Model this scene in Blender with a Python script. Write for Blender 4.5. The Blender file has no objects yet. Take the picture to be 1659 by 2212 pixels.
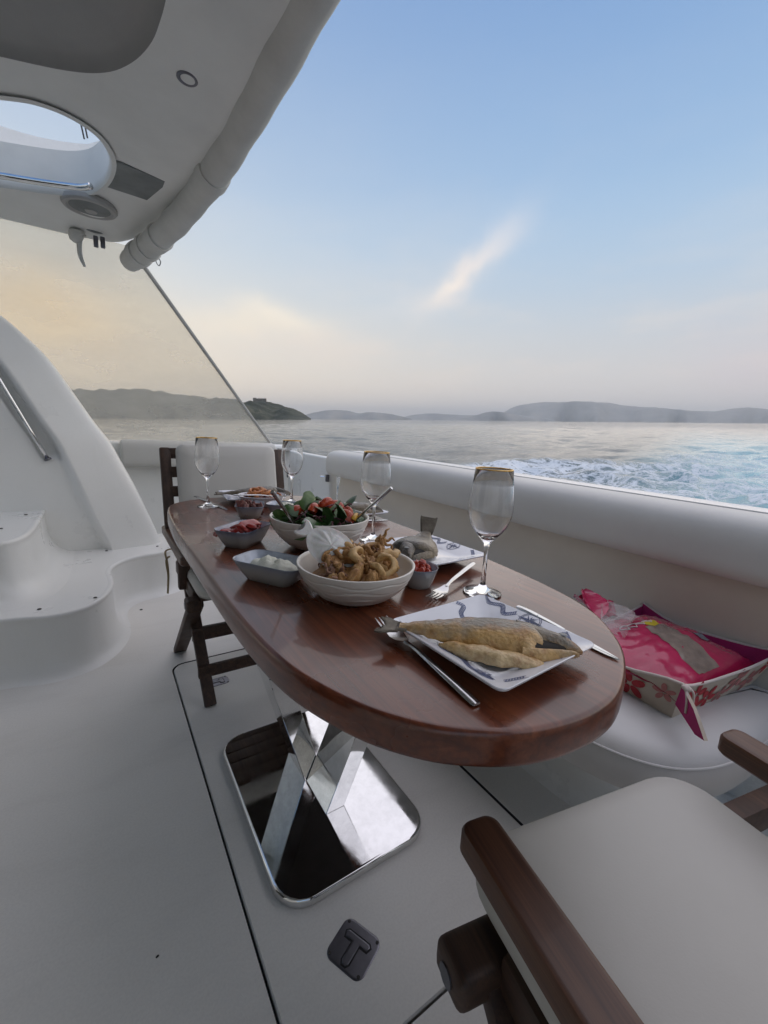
import bpy, bmesh, math, random
import numpy as np
from mathutils import Matrix, Vector
random.seed(7); rng = np.random.default_rng(7)
scene = bpy.context.scene
COL = scene.collection

# ------------------------------------------------------------------ camera
# boat frame: X aft, Y to port, Z up from the cockpit sole (metres)
CAM = np.array([0.0, 0.0, 1.04])
BF = np.array([[0.8330, -0.0622, 0.5497], [-0.5507, -0.1884, 0.8132], [0.0530, -0.9801, -0.1912]])
FPX, CXP, CYP = 920.0, 829.5, 1106.0
cd = bpy.data.cameras.new("camera"); cam = bpy.data.objects.new("camera", cd); COL.objects.link(cam)
cd.sensor_fit = 'VERTICAL'; cd.sensor_height = 24.0; cd.lens = 24.0 * FPX / 2212.0
cd.clip_start = 0.02; cd.clip_end = 60000
cam.matrix_world = Matrix(((BF[0, 0], -BF[0, 1], -BF[0, 2], CAM[0]), (BF[1, 0], -BF[1, 1], -BF[1, 2], CAM[1]),
                           (BF[2, 0], -BF[2, 1], -BF[2, 2], CAM[2]), (0, 0, 0, 1)))
scene.camera = cam
def ray(px, py):
    return BF @ np.array([(px - CXP) / FPX, (py - CYP) / FPX, 1.0])
def at(px, py, z):
    r = ray(px, py); return CAM + r * ((z - CAM[2]) / r[2])
def atx(px, py, x):
    r = ray(px, py); return CAM + r * (x / r[0])
def aty(px, py, y):
    r = ray(px, py); return CAM + r * (y / r[1])

# sea frame: the boat runs bow-up, so the water is tilted against the cockpit
SN = np.array([-0.0481, 0.0063, 0.99882]); SN /= np.linalg.norm(SN)
SX = np.array([1, 0, 0]) - SN * SN[0]; SX /= np.linalg.norm(SX)
SY = np.cross(SN, SX)
SO = np.array([0, 0, -0.85])
SROT = np.stack([SX, SY, SN], axis=1)
SEA = Matrix(((SX[0], SY[0], SN[0], SO[0]), (SX[1], SY[1], SN[1], SO[1]), (SX[2], SY[2], SN[2], SO[2]), (0, 0, 0, 1)))
def sea_dir(px, py):
    d = SROT.T @ ray(px, py); return d / np.linalg.norm(d)
CAMH = float((CAM - SO) @ SN)

# ------------------------------------------------------------------ view, render
scene.render.engine = 'CYCLES'
scene.cycles.use_denoising = True
scene.cycles.max_bounces = 12; scene.cycles.transparent_max_bounces = 24
scene.cycles.transmission_bounces = 10; scene.cycles.volume_bounces = 0
scene.cycles.caustics_reflective = False; scene.cycles.caustics_refractive = False
scene.cycles.sample_clamp_indirect = 6.0
scene.view_settings.view_transform = 'Standard'; scene.view_settings.look = 'None'
scene.view_settings.exposure = 0.48; scene.view_settings.gamma = 1.0

# ------------------------------------------------------------------ world: dusk sky
SUN_AZ = math.radians(118)      # measured from +X towards +Y, off the port bow
SUN_EL = math.radians(3.0)
world = bpy.data.worlds.new("World"); scene.world = world; world.use_nodes = True
def build_world():
    nt = world.node_tree; N = nt.nodes; L = nt.links; N.clear()
    def nd(t, **k):
        n = N.new(t)
        for a, b in k.items(): setattr(n, a, b)
        return n
    def val(sock, v):
        if hasattr(v, 'links') or isinstance(v, bpy.types.NodeSocket): L.new(v, sock)
        else: sock.default_value = v
    def math_(op, a, b=0.0, c=None, clamp=False):
        n = nd('ShaderNodeMath', operation=op); n.use_clamp = clamp
        val(n.inputs[0], a); val(n.inputs[1], b)
        if c is not None: val(n.inputs[2], c)
        return n.outputs[0]
    def dot(v, vec):
        n = nd('ShaderNodeVectorMath', operation='DOT_PRODUCT'); L.new(v, n.inputs[0]); n.inputs[1].default_value = tuple(vec)
        return n.outputs['Value']
    def mix(f, a, b):
        n = nd('ShaderNodeMix', data_type='RGBA'); val(n.inputs[0], f)
        for s, v in ((n.inputs[6], a), (n.inputs[7], b)):
            if isinstance(v, bpy.types.NodeSocket): L.new(v, s)
            else: s.default_value = tuple(v) + (1,)
        return n.outputs[2]
    tc = nd('ShaderNodeTexCoord'); g = tc.outputs['Generated']
    x = dot(g, SX); y = dot(g, SY); z = dot(g, SN)
    cb = nd('ShaderNodeCombineXYZ'); L.new(x, cb.inputs[0]); L.new(y, cb.inputs[1]); L.new(z, cb.inputs[2])
    v = cb.outputs[0]
    sky = nd('ShaderNodeTexSky', sky_type='NISHITA'); sky.sun_disc = False
    sky.sun_elevation = SUN_EL; sky.sun_rotation = math.radians(90) - SUN_AZ
    sky.air_density = 1.0; sky.dust_density = 2.0; sky.ozone_density = 1.5
    L.new(v, sky.inputs[0])
    sc = nd('ShaderNodeVectorMath', operation='SCALE'); L.new(sky.outputs[0], sc.inputs[0]); sc.inputs[3].default_value = 0.11
    # dusty dusk air over the clear-sky model: colour by elevation
    ramp = nd('ShaderNodeValToRGB'); L.new(math_('MAXIMUM', z, 0.0), ramp.inputs[0])
    cr = ramp.color_ramp; cr.interpolation = 'B_SPLINE'
    pts = [(0.0, (.84, .755, .71)), (.05, (.76, .705, .67)), (.14, (.62, .63, .645)), (.26, (.46, .585, .72)), (.42, (.325, .505, .735)), (.7, (.125, .26, .555)), (1.0, (.10, .22, .50))]
    while len(cr.elements) < len(pts): cr.elements.new(0.5)
    for e, (p, c) in zip(cr.elements, pts): e.position = p; e.color = c + (1,)
    base = mix(0.9, sc.outputs[0], ramp.outputs[0])
    # warm glow round the set sun
    sd = (math.cos(SUN_AZ) * math.cos(SUN_EL), math.sin(SUN_AZ) * math.cos(SUN_EL), math.sin(SUN_EL))
    sdot = math_('MAXIMUM', dot(v, sd), 0.0)
    low = math_('POWER', 2.718, math_('MULTIPLY', z, -3.2))
    glow = math_('MULTIPLY', math_('POWER', sdot, 1.7), low, clamp=True)
    base = mix(math_('MULTIPLY', glow, 0.85), base, (1.22, .99, .66))
    # clouds
    mp = nd('ShaderNodeMapping'); L.new(v, mp.inputs[0]); mp.inputs['Scale'].default_value = (2.2, 2.2, 7.5)
    nz = nd('ShaderNodeTexNoise'); L.new(mp.outputs[0], nz.inputs[0]); nz.inputs['Scale'].default_value = 1.6; nz.inputs['Detail'].default_value = 6; nz.inputs['Roughness'].default_value = .52
    cr2 = nd('ShaderNodeValToRGB'); L.new(nz.outputs[0], cr2.inputs[0]); cr2.color_ramp.elements[0].position = .47; cr2.color_ramp.elements[1].position = .72
    veil = math_('MULTIPLY', cr2.outputs[0], math_('POWER', 2.718, math_('MULTIPLY', math_('ABSOLUTE', math_('SUBTRACT', z, .15)), -9.0)))
    base = mix(math_('MULTIPLY', veil, .5), base, (.86, .72, .60))
    def wisp(px0, py0, px1, py1, width, strength, col, nscale=9.0, sharp=1.0):
        nonlocal base
        a = sea_dir(px0, py0); b = sea_dir(px1, py1); c = (a + b); c /= np.linalg.norm(c)
        e1 = b - a; ln = np.linalg.norm(e1) / 2; e1 = e1 - c * (e1 @ c); e1 /= np.linalg.norm(e1); e2 = np.cross(c, e1)
        wn = nd('ShaderNodeTexNoise'); L.new(v, wn.inputs[0]); wn.inputs['Scale'].default_value = nscale; wn.inputs['Detail'].default_value = 5
        off = math_('MULTIPLY', math_('SUBTRACT', wn.outputs[0], .5), width * 2.2)
        u = math_('DIVIDE', dot(v, e1), ln)
        w = math_('DIVIDE', math_('ADD', dot(v, e2), off), width)
        r2 = math_('ADD', math_('MULTIPLY', u, u), math_('MULTIPLY', w, w))
        m = math_('POWER', 2.718, math_('MULTIPLY', r2, -1.6 * sharp))
        m = math_('MULTIPLY', m, math_('GREATER_THAN', dot(v, c), 0.0))
        tail = math_('MULTIPLY', m, math_('SUBTRACT', 1.0, math_('MULTIPLY', u, .55), clamp=True))
        base = mix(math_('MULTIPLY', tail, strength, clamp=True), base, col)
    wisp(905, 690, 1150, 455, .030, .55, (.92, .79, .70), 16.0)
    wisp(930, 662, 1020, 572, .016, .45, (1.0, .86, .72), 22.0)
    wisp(1000, 600, 1180, 420, .035, .18, (.86, .80, .78), 12.0)
    wisp(780, 690, 1000, 640, .035, .16, (.86, .78, .72), 12.0)
    wisp(330, 690, 760, 705, .04, .42, (1.0, .84, .62), 9.0)
    wisp(500, 640, 720, 720, .022, .35, (1.0, .88, .70), 14.0)
    wisp(-220, 620, 360, 700, .085, .6, (1.0, .74, .40), 6.0)
    wisp(1450, 760, 1900, 740, .09, .45, (.60, .53, .58), 5.0)
    bg = nd('ShaderNodeBackground'); L.new(base, bg.inputs[0]); bg.inputs[1].default_value = .86
    out = nd('ShaderNodeOutputWorld'); L.new(bg.outputs[0], out.inputs[0])
build_world()
sl = bpy.data.lights.new("sun", 'SUN'); sl.energy = 1.55; sl.angle = math.radians(115); sl.color = (1.0, .82, .64)  # added fill lamp that brightens the cockpit, not the real sun
sun = bpy.data.objects.new("sun", sl); COL.objects.link(sun)
LA, LE = math.radians(-4), math.radians(50)   # fill direction: stands in for skylight astern, away from the set sun
_sd = SROT @ np.array([math.cos(LA) * math.cos(LE), math.sin(LA) * math.cos(LE), math.sin(LE)])
sun.rotation_euler = Vector(tuple(_sd)).to_track_quat('Z', 'Y').to_euler()

# ------------------------------------------------------------------ materials
MATS = {}
class MB:
    """small node helper around one Principled material"""
    def __init__(s, name, color=(.8, .8, .8), rough=.5, metal=0.0, **kw):
        m = bpy.data.materials.new(name); m.use_nodes = True; s.m = m; s.nt = m.node_tree; s.N = s.nt.nodes; s.L = s.nt.links
        s.b = s.N['Principled BSDF']; s.out = s.N['Material Output']
        s.b.inputs['Base Color'].default_value = tuple(color) + (1,); s.b.inputs['Roughness'].default_value = rough; s.b.inputs['Metallic'].default_value = metal
        for k, v in kw.items(): s.b.inputs[k.replace('_', ' ')].default_value = v
        s.tc = s.N.new('ShaderNodeTexCoord'); MATS[name] = m
    def coord(s, scale=(1, 1, 1), rot=(0, 0, 0), kind='Object'):
        mp = s.N.new('ShaderNodeMapping'); s.L.new(s.tc.outputs[kind], mp.inputs[0]); mp.inputs['Scale'].default_value = scale; mp.inputs['Rotation'].default_value = rot
        return mp.outputs[0]
    def noise(s, scale, detail=3, rough=.5, vec=None, dist=0.0):
        n = s.N.new('ShaderNodeTexNoise'); n.inputs['Scale'].default_value = scale; n.inputs['Detail'].default_value = detail; n.inputs['Roughness'].default_value = rough; n.inputs['Distortion'].default_value = dist
        s.L.new(vec if vec is not None else s.tc.outputs['Object'], n.inputs['Vector']); return n.outputs[0]
    def ramp(s, fac, pts, interp='LINEAR'):
        r = s.N.new('ShaderNodeValToRGB'); s.L.new(fac, r.inputs[0]); cr = r.color_ramp; cr.interpolation = interp
        while len(cr.elements) < len(pts): cr.elements.new(.5)
        for e, (p, c) in zip(cr.elements, pts):
            e.position = p; e.color = (tuple(c) + (1,)) if hasattr(c, '__len__') else (c, c, c, 1)
        return r.outputs[0]
    def math(s, op, a, b=0.0):
        n = s.N.new('ShaderNodeMath'); n.operation = op
        for i, q in enumerate((a, b)):
            if isinstance(q, bpy.types.NodeSocket): s.L.new(q, n.inputs[i])
            else: n.inputs[i].default_value = q
        return n.outputs[0]
    def mix(s, f, a, b, mode='MIX'):
        n = s.N.new('ShaderNodeMix'); n.data_type = 'RGBA'; n.blend_type = mode
        for sk, q in ((n.inputs[0], f), (n.inputs[6], a), (n.inputs[7], b)):
            if isinstance(q, bpy.types.NodeSocket): s.L.new(q, sk)
            elif hasattr(q, '__len__'): sk.default_value = tuple(q) + (1,)
            else: sk.default_value = q
        return n.outputs[2]
    def color(s, c): s.L.new(c, s.b.inputs['Base Color']); return s
    def rough(s, r): s.L.new(r, s.b.inputs['Roughness']); return s
    def bump(s, h, strength=.3, dist=.01):
        n = s.N.new('ShaderNodeBump'); n.inputs['Strength'].default_value = strength; n.inputs['Distance'].default_value = dist
        s.L.new(h, n.inputs['Height']); s.L.new(n.outputs[0], s.b.inputs['Normal']); return s

def plain(name, c, rough=.5, metal=0.0, var=.12, scale=6, bump=0.0, bscale=60, bdist=.002, **kw):
    b = MB(name, c, rough, metal, **kw)
    n = b.noise(scale, 5, .6)
    lo = tuple(max(0, q * (1 - var)) for q in c); hi = tuple(min(1, q * (1 + var)) for q in c)
    b.color(b.ramp(n, [(.3, lo), (.7, hi)]))
    if bump: b.bump(b.noise(bscale, 4, .6), bump, bdist)
    return b.m
def mk_gel():
    b = MB('gelcoat', (.80, .80, .77), .3, Coat_Weight=.2, Coat_Roughness=.15)
    c = b.ramp(b.noise(2.5, 5, .6), [(.3, (.775, .775, .745)), (.7, (.82, .82, .79))])
    st = b.ramp(b.noise(3.0, 6, .7, b.coord((2.5, 2.5, .5))), [(.56, 0.0), (.76, 1.0)])
    c = b.mix(b.math('MULTIPLY', st, .14), c, (.55, .53, .47))
    c = b.mix(b.math('MULTIPLY', b.ramp(b.noise(150, 2, .5), [(.4, 0.0), (.65, 1.0)]), .06), c, (.6, .6, .57)); b.color(c)
    b.rough(b.ramp(b.noise(5, 5, .65), [(.3, .24), (.7, .42)])); b.bump(b.noise(9, 4, .6), .05, .002)
mk_gel()
plain('roof_gelcoat', (.78, .78, .745), .42, var=.07, scale=3, bump=.12, bscale=140, bdist=.001)
def mk_sole():
    b = MB('sole_gelcoat', (.55, .55, .52), .55)
    n = b.noise(1.4, 5, .6); s2 = b.noise(34, 3, .6)
    c = b.ramp(n, [(.3, (.745, .73, .685)), (.7, (.80, .785, .74))])
    c = b.mix(b.math('MULTIPLY', b.ramp(b.noise(190, 2, .5), [(.38, 0.0), (.66, 1.0)]), .16), c, (.52, .515, .49))
    smear = b.ramp(b.noise(2.2, 6, .7, b.coord((1, 3.2, 1), (0, 0, .5))), [(.52, 0.0), (.74, 1.0)])
    c = b.mix(b.math('MULTIPLY', smear, .16), c, (.42, .40, .36))
    b.rough(b.ramp(b.noise(3.5, 5, .6), [(.3, .42), (.7, .62)]))
    spots = b.ramp(b.noise(9, 6, .75), [(.69, 0.0), (.76, 1.0)])
    c = b.mix(b.math('MULTIPLY', spots, .28), c, (.33, .31, .28)); b.color(c)
    b.bump(b.noise(420, 2, .5), .25, .0008)
mk_sole()
plain('liner', (.36, .355, .34), .8, var=.06, bump=.3, bscale=300, bdist=.001)
plain('vinyl_white', (.52, .512, .48), .48, var=.04, scale=3, bump=.22, bscale=320, bdist=.0008)
plain('vinyl_beige', (.68, .62, .535), .55, var=.05, scale=3, bump=.25, bscale=300, bdist=.0008)
plain('vinyl_seat', (.60, .595, .585), .5, var=.05, scale=3, bump=.22, bscale=300, bdist=.0008)
plain('canvas', (.64, .63, .59), .75, var=.07, scale=9, bump=.3, bscale=220, bdist=.0015)
plain('seam', (.09, .09, .09), .8, var=.1)
plain('black_gap', (.012, .012, .012), .7, var=.1)
def mk_chrome():
    b = MB('chrome', (.74, .74, .735), .04, 1.0)
    n = b.noise(7, 6, .7); b.rough(b.ramp(n, [(.42, .02), (.66, .13)])); b.color(b.ramp(b.noise(22, 5, .7), [(.35, (.68, .68, .675)), (.6, (.77, .77, .765))])); b.bump(b.noise(3, 2, .5), .02, .004)
mk_chrome()
plain('brushed_steel', (.60, .60, .60), .22, 1.0, var=.05, bump=.05, bscale=90)
plain('old_steel', (.18, .18, .20), .38, 1.0, var=.2, scale=18)
plain('grey_plate', (.20, .215, .215), .5, .35, var=.25, scale=7)
plain('grey_plastic', (.42, .41, .39), .55, var=.08)
plain('screw_head', (.06, .055, .05), .6, .4, var=.3)
plain('dark_glass', (.01, .012, .014), .08, var=.1)
plain('gold', (.75, .48, .16), .22, 1.0, var=.1)
plain('porcelain', (.66, .63, .58), .3, var=.04, scale=9, Coat_Weight=.3, Coat_Roughness=.15)
plain('plate_white', (.74, .76, .82), .16, var=.03, Coat_Weight=.5, Coat_Roughness=.06)
plain('plate_under', (.17, .18, .19), .4, var=.2)
plain('blue_print', (.035, .06, .16), .3, var=.3, scale=60)
plain('rope_print', (.07, .10, .23), .3, var=.3, scale=60)
plain('cord', (.42, .33, .20), .8, var=.2)
def mk_wood(name, dark, mid, light, axis, rough, coat, scale=1.0):
    b = MB(name, mid, rough, Coat_Weight=coat, Coat_Roughness=.05)
    sc = [9.0 * scale] * 3; sc[axis] = .45 * scale
    v = b.coord(tuple(sc))
    n1 = b.noise(2.2, 7, .62, v, .6)
    sc2 = [70.0 * scale] * 3; sc2[axis] = 1.6 * scale
    n2 = b.noise(2.0, 3, .6, b.coord(tuple(sc2)))
    c = b.ramp(n1, [(.30, dark), (.50, mid), (.72, light)])
    c = b.mix(b.math('MULTIPLY', b.ramp(n2, [(.42, 0.0), (.66, 1.0)]), .6), c, dark)
    b.color(c); b.bump(n2, .06, .001)
    b.rough(b.ramp(b.noise(5, 4, .6), [(.3, rough * .8), (.7, rough * 1.35)]))
mk_wood('mahogany', (.050, .012, .006), (.135, .034, .013), (.21, .062, .024), 1, .26, .35)
mk_wood('teak', (.024, .012, .008), (.058, .029, .017), (.095, .048, .027), 1, .5, .0, 3.0)
mk_wood('teak_z', (.024, .012, .008), (.058, .029, .017), (.095, .048, .027), 2, .5, .0, 3.0)
mk_wood('teak_arm', (.050, .019, .010), (.100, .042, .021), (.145, .064, .032), 1, .42, .1, 3.0)
def mk_glass():
    b = MB('wine_glass', (1, 1, 1), 0.0, IOR=1.45, Transmission_Weight=1.0)
mk_glass()
def mk_vinyl_clear():
    b = MB('clear_vinyl', (.90, .88, .82), .25)
    tr = b.N.new('ShaderNodeBsdfTransparent'); tr.inputs[0].default_value = (.985, .96, .905, 1)
    tl = b.N.new('ShaderNodeBsdfTranslucent'); tl.inputs[0].default_value = (.92, .90, .83, 1)
    a1 = b.N.new('ShaderNodeMixShader'); a1.inputs[0].default_value = .45
    b.L.new(b.b.outputs[0], a1.inputs[1]); b.L.new(tl.outputs[0], a1.inputs[2])
    mx = b.N.new('ShaderNodeMixShader'); b.L.new(tr.outputs[0], mx.inputs[1]); b.L.new(a1.outputs[0], mx.inputs[2])
    n = b.noise(1.1, 5, .6, b.coord((1, 1, 2.2), (0, .6, 0)))
    b.L.new(b.ramp(n, [(.3, .22), (.75, .38)]), mx.inputs[0]); b.L.new(mx.outputs[0], b.out.inputs[0])
    w = b.noise(1.6, 4, .5, b.coord((.6, 1.4, 1.4), (0, .7, 0)), .4)
    b.bump(w, .35, .03)
mk_vinyl_clear()
def mk_poly():
    b = MB('clear_polythene', (.82, .78, .75), .12, Specular_IOR_Level=.8)
    tr = b.N.new('ShaderNodeBsdfTransparent'); mx = b.N.new('ShaderNodeMixShader'); mx.inputs[0].default_value = .26
    b.L.new(tr.outputs[0], mx.inputs[1]); b.L.new(b.b.outputs[0], mx.inputs[2]); b.L.new(mx.outputs[0], b.out.inputs[0])
    b.bump(b.noise(60, 4, .6), .6, .004)
mk_poly()
def mk_glaze():
    b = MB('dish_glaze', (.35, .37, .40), .22, Coat_Weight=.4, Coat_Roughness=.1)
    z = b.N.new('ShaderNodeSeparateXYZ'); b.L.new(b.tc.outputs['Object'], z.inputs[0])
    n = b.noise(38, 5, .65)
    zz = b.math('ADD', z.outputs[2], b.math('MULTIPLY', b.math('SUBTRACT', n, .5), .012))
    c = b.ramp(zz, [(.0, (.36, .35, .32)), (.022, (.40, .40, .385)), (.036, (.30, .33, .38)), (.046, (.10, .12, .17))])
    b.color(c); b.bump(n, .05, .002)
mk_glaze()
plain('dish_inside', (.40, .44, .52), .2, var=.25, scale=30, Coat_Weight=.5, Coat_Roughness=.1)
def mk_food(name, stops, scale, rough=.5, bump=.5, bscale=120, bdist=.002, sss=0.0):
    b = MB(name, (.5, .5, .5), rough)
    n = b.noise(scale, 6, .65); b.color(b.ramp(n, stops)); b.bump(b.noise(bscale, 5, .65), bump, bdist)
    if sss: b.b.inputs['Subsurface Weight'].default_value = sss; b.b.inputs['Subsurface Scale'].default_value = .006
mk_food('leaf_green', [(.3, (.010, .028, .008)), (.5, (.028, .075, .018)), (.75, (.07, .14, .04))], 40, .35, .3, 160)
mk_food('leaf_light', [(.3, (.03, .07, .015)), (.55, (.07, .14, .035)), (.75, (.17, .24, .09))], 40, .35, .3, 160)
mk_food('tomato', [(.3, (.34, .035, .015)), (.6, (.46, .075, .03)), (.8, (.55, .17, .08))], 55, .22, .25, 120, sss=.15)
mk_food('tomato_skin', [(.3, (.28, .02, .010)), (.7, (.42, .045, .02))], 30, .15, .1)
mk_food('red_cabbage', [(.3, (.06, .012, .025)), (.6, (.15, .05, .07)), (.8, (.32, .22, .24))], 60, .4)
mk_food('onion', [(.3, (.42, .40, .30)), (.7, (.62, .58, .46))], 50, .35)
mk_food('yellow_pepper', [(.3, (.55, .28, .03)), (.7, (.68, .42, .06))], 50, .25)
mk_food('fried', [(.25, (.15, .06, .02)), (.45, (.34, .17, .055)), (.65, (.48, .28, .11)), (.85, (.60, .42, .22))], 60, .55, .8, 200, .003)
mk_food('fried_light', [(.25, (.34, .18, .065)), (.5, (.54, .34, .14)), (.8, (.66, .48, .26))], 60, .5, .6, 160, .002)
mk_food('tentacle', [(.3, (.10, .045, .03)), (.55, (.24, .12, .07)), (.8, (.38, .24, .15))], 90, .5, .8, 260, .003)
mk_food('red_pepper', [(.3, (.22, .012, .010)), (.6, (.36, .03, .022)), (.8, (.46, .10, .075))], 34, .18, .25, 60, sss=.1)
mk_food('dried_tomato', [(.3, (.05, .012, .012)), (.55, (.16, .05, .04)), (.8, (.30, .15, .12))], 70, .35, .6, 140)
mk_food('yoghurt', [(.3, (.50, .51, .42)), (.6, (.63, .64, .55)), (.8, (.70, .71, .63))], 60, .4, .4, 90, .003)
mk_food('shrimp', [(.3, (.36, .09, .02)), (.6, (.52, .19, .05)), (.8, (.60, .30, .12))], 55, .3, .4, 120)
mk_food('fish_flesh', [(.3, (.26, .19, .11)), (.6, (.42, .34, .22)), (.8, (.5, .42, .30))], 60, .5, .6, 150)
def mk_fish(name, dorsal, flank, belly, brown, hw):
    b = MB(name, flank, .38, Coat_Weight=.35, Coat_Roughness=.22)
    s = b.N.new('ShaderNodeSeparateXYZ'); b.L.new(b.tc.outputs['Object'], s.inputs[0])
    n = b.noise(45, 6, .7); n2 = b.noise(17, 5, .65, b.coord((.8, 1.5, 1)))
    yy = b.math('ADD', b.math('DIVIDE', s.outputs[1], hw), b.math('MULTIPLY', b.math('SUBTRACT', n2, .5), 1.7))
    t = b.math('ADD', b.math('MULTIPLY', yy, .5), .5)
    c = b.ramp(t, [(.08, belly), (.36, flank), (.58, dorsal), (.92, tuple(q * .5 for q in dorsal))])
    c = b.mix(b.ramp(n, [(.49, 0.0), (.64, .65)]), c, brown)
    v = b.N.new('ShaderNodeTexVoronoi'); v.inputs['Scale'].default_value = 170; b.L.new(b.coord((1, 1.4, 1)), v.inputs['Vector'])
    c = b.mix(b.math('MULTIPLY', v.outputs[0], .14), c, (.06, .045, .03))
    b.color(c)
    b.bump(b.math('ADD', b.math('MULTIPLY', v.outputs[0], .5), b.noise(120, 5, .7)), .75, .003)
mk_fish('fish_skin', (.27, .235, .18), (.64, .39, .135), (.68, .50, .26), (.33, .14, .035), .042)
mk_fish('fish_skin_grey', (.085, .078, .062), (.19, .155, .10), (.27, .215, .135), (.11, .065, .03), .05)
plain('burnt', (.008, .006, .004), .7, var=.4)  # flat black put in for the shade inside the open gill
plain('fin', (.15, .13, .10), .6, var=.45, scale=60, bump=.5, bscale=200)
plain('lemon_cloth', (.66, .66, .64), .3, var=.1, scale=30, bump=.4, bscale=150, Subsurface_Weight=.2, Subsurface_Scale=.01)
plain('basket_cloth', (.52, .45, .37), .85, var=.08, scale=20, bump=.5, bscale=500, bdist=.0008)
plain('basket_lining', (.38, .012, .12), .75, var=.15, scale=20, bump=.3, bscale=400, bdist=.0008)
plain('flower_red', (.40, .035, .045), .85, var=.2, scale=60)
plain('flower_pink', (.45, .18, .17), .85, var=.15, scale=60)
plain('packet_red', (.45, .020, .085), .22, var=.2, scale=14, bump=.3, bscale=30, bdist=.004, Coat_Weight=.4)
plain('packet_window', (.25, .20, .165), .25, var=.3, scale=22, bump=.4, bscale=30, bdist=.004, Coat_Weight=.4)
plain('packet_yellow', (.52, .40, .03), .3, var=.15)
plain('packet_grey', (.20, .21, .25), .35, var=.5, scale=120)
plain('packet_white', (.62, .55, .54), .35, var=.1)
plain('white_trim', (.64, .56, .52), .8, var=.08)

# ------------------------------------------------------------------ mesh helpers
ORG = {}
def thing(name, label, cat, loc=(0, 0, 0), group=None):
    o = bpy.data.objects.new(name, None); COL.objects.link(o); o.empty_display_size = .05
    o.location = loc; o['label'] = label; o['category'] = cat
    if group: o['group'] = group
    ORG[o.name] = np.array(loc, float); return o
def tag(o, label, cat=None, group=None):
    o['label'] = label
    if cat: o['category'] = cat
    if group: o['group'] = group
    return o
def obj(name, geo, mat, parent=None, smooth=35, base=None, label=None):
    """geo in boat coordinates; vertices become relative to the parent's origin (or to base for a top-level mesh)"""
    V, F = geo[0], geo[1]
    V = np.asarray(V, float)
    org = ORG[parent.name] if parent is not None else np.array(base if base is not None else (0, 0, 0), float)
    me = bpy.data.meshes.new(name); me.from_pydata((V - org).tolist(), [], [list(map(int, f)) for f in F]); me.update()
    bm = bmesh.new(); bm.from_mesh(me); bmesh.ops.recalc_face_normals(bm, faces=bm.faces); bm.to_mesh(me); bm.free()
    if smooth:
        me.shade_smooth()
        if smooth < 180: me.set_sharp_from_angle(angle=math.radians(smooth))
    for m in (mat if isinstance(mat, (list, tuple)) else [mat]): me.materials.append(MATS[m])
    if len(geo) > 2: me.polygons.foreach_set('material_index', geo[2])
    o = bpy.data.objects.new(name, me); COL.objects.link(o)
    if parent is not None: o.parent = parent
    else: o.location = tuple(org)
    ORG[o.name] = org
    if label: o['label'] = label
    return o
def inst(name, me, parent, M):
    o = bpy.data.objects.new(name, me); COL.objects.link(o); o.parent = parent; o.matrix_local = M; ORG[o.name] = ORG[parent.name]; return o
def mesh_of(name, geo, mat, smooth=40):
    o = obj(name, geo, mat, None, smooth); me = o.data; bpy.data.objects.remove(o); return me
def join(*geos):
    V, F, k = [], [], 0
    for g in geos:
        v = np.asarray(g[0], float); V.append(v); F += [[i + k for i in f] for f in g[1]]; k += len(v)
    return np.vstack(V), F
def xf(geo, M):
    M = np.array(M); v = np.asarray(geo[0], float); return (v @ M[:3, :3].T + M[:3, 3], geo[1])
def ccw(P):
    P = np.asarray(P, float); a = np.sum(P[:, 0] * np.roll(P[:, 1], -1) - np.roll(P[:, 0], -1) * P[:, 1]); return P if a > 0 else P[::-1]
def normals2(P):
    e = np.roll(P, -1, 0) - P; n = np.stack([e[:, 1], -e[:, 0]], 1); n /= np.linalg.norm(n, axis=1)[:, None] + 1e-12
    m = n + np.roll(n, 1, 0); l = np.linalg.norm(m, axis=1)[:, None] + 1e-9; m /= l
    c = np.clip(np.sum(m * n, 1), .5, 1)[:, None]; return m / c
def catmull(P, n=6, closed=True):
    P = np.asarray(P, float); out = []; k = len(P); rngk = range(k) if closed else range(k - 1)
    for i in rngk:
        if closed: p0, p1, p2, p3 = P[i - 1], P[i], P[(i + 1) % k], P[(i + 2) % k]
        else: p0, p1, p2, p3 = P[max(i - 1, 0)], P[i], P[i + 1], P[min(i + 2, k - 1)]
        for t in np.linspace(0, 1, n, endpoint=False):
            out.append(.5 * ((2 * p1) + (-p0 + p2) * t + (2 * p0 - 5 * p1 + 4 * p2 - p3) * t * t + (-p0 + 3 * p1 - 3 * p2 + p3) * t ** 3))
    if not closed: out.append(P[-1])
    return np.array(out)
def rrect(cx, cy, w, h, r, rot=0, n=6):
    pts = []
    for sx, sy, a0 in ((1, 1, 0), (-1, 1, 90), (-1, -1, 180), (1, -1, 270)):
        for k in range(n + 1):
            a = math.radians(a0 + 90 * k / n); pts.append((sx * (w / 2 - r) + r * math.cos(a), sy * (h / 2 - r) + r * math.sin(a)))
    P = np.array(pts); c, s = math.cos(rot), math.sin(rot); return P @ np.array([[c, s], [-s, c]]) + (cx, cy)
def prism(P, rings, cap0=True, cap1=True):
    """closed outline P offset by rings [(outward offset, z)]"""
    P = ccw(P); n = normals2(P); k = len(P); V = []; F = []; rings = list(rings)
    if cap1: rings.append((rings[-1][0] - .002, rings[-1][1]))
    if cap0: rings.insert(0, (rings[0][0] - .002, rings[0][1]))
    for off, z in rings: V.append(np.column_stack([P + n * off, np.full(k, z)]))
    for r in range(len(rings) - 1):
        for i in range(k): j = (i + 1) % k; F.append([r * k + i, r * k + j, (r + 1) * k + j, (r + 1) * k + i])
    if cap0: F.append(list(range(k))[::-1])
    if cap1: F.append([(len(rings) - 1) * k + i for i in range(k)])
    return np.vstack(V), F
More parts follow.
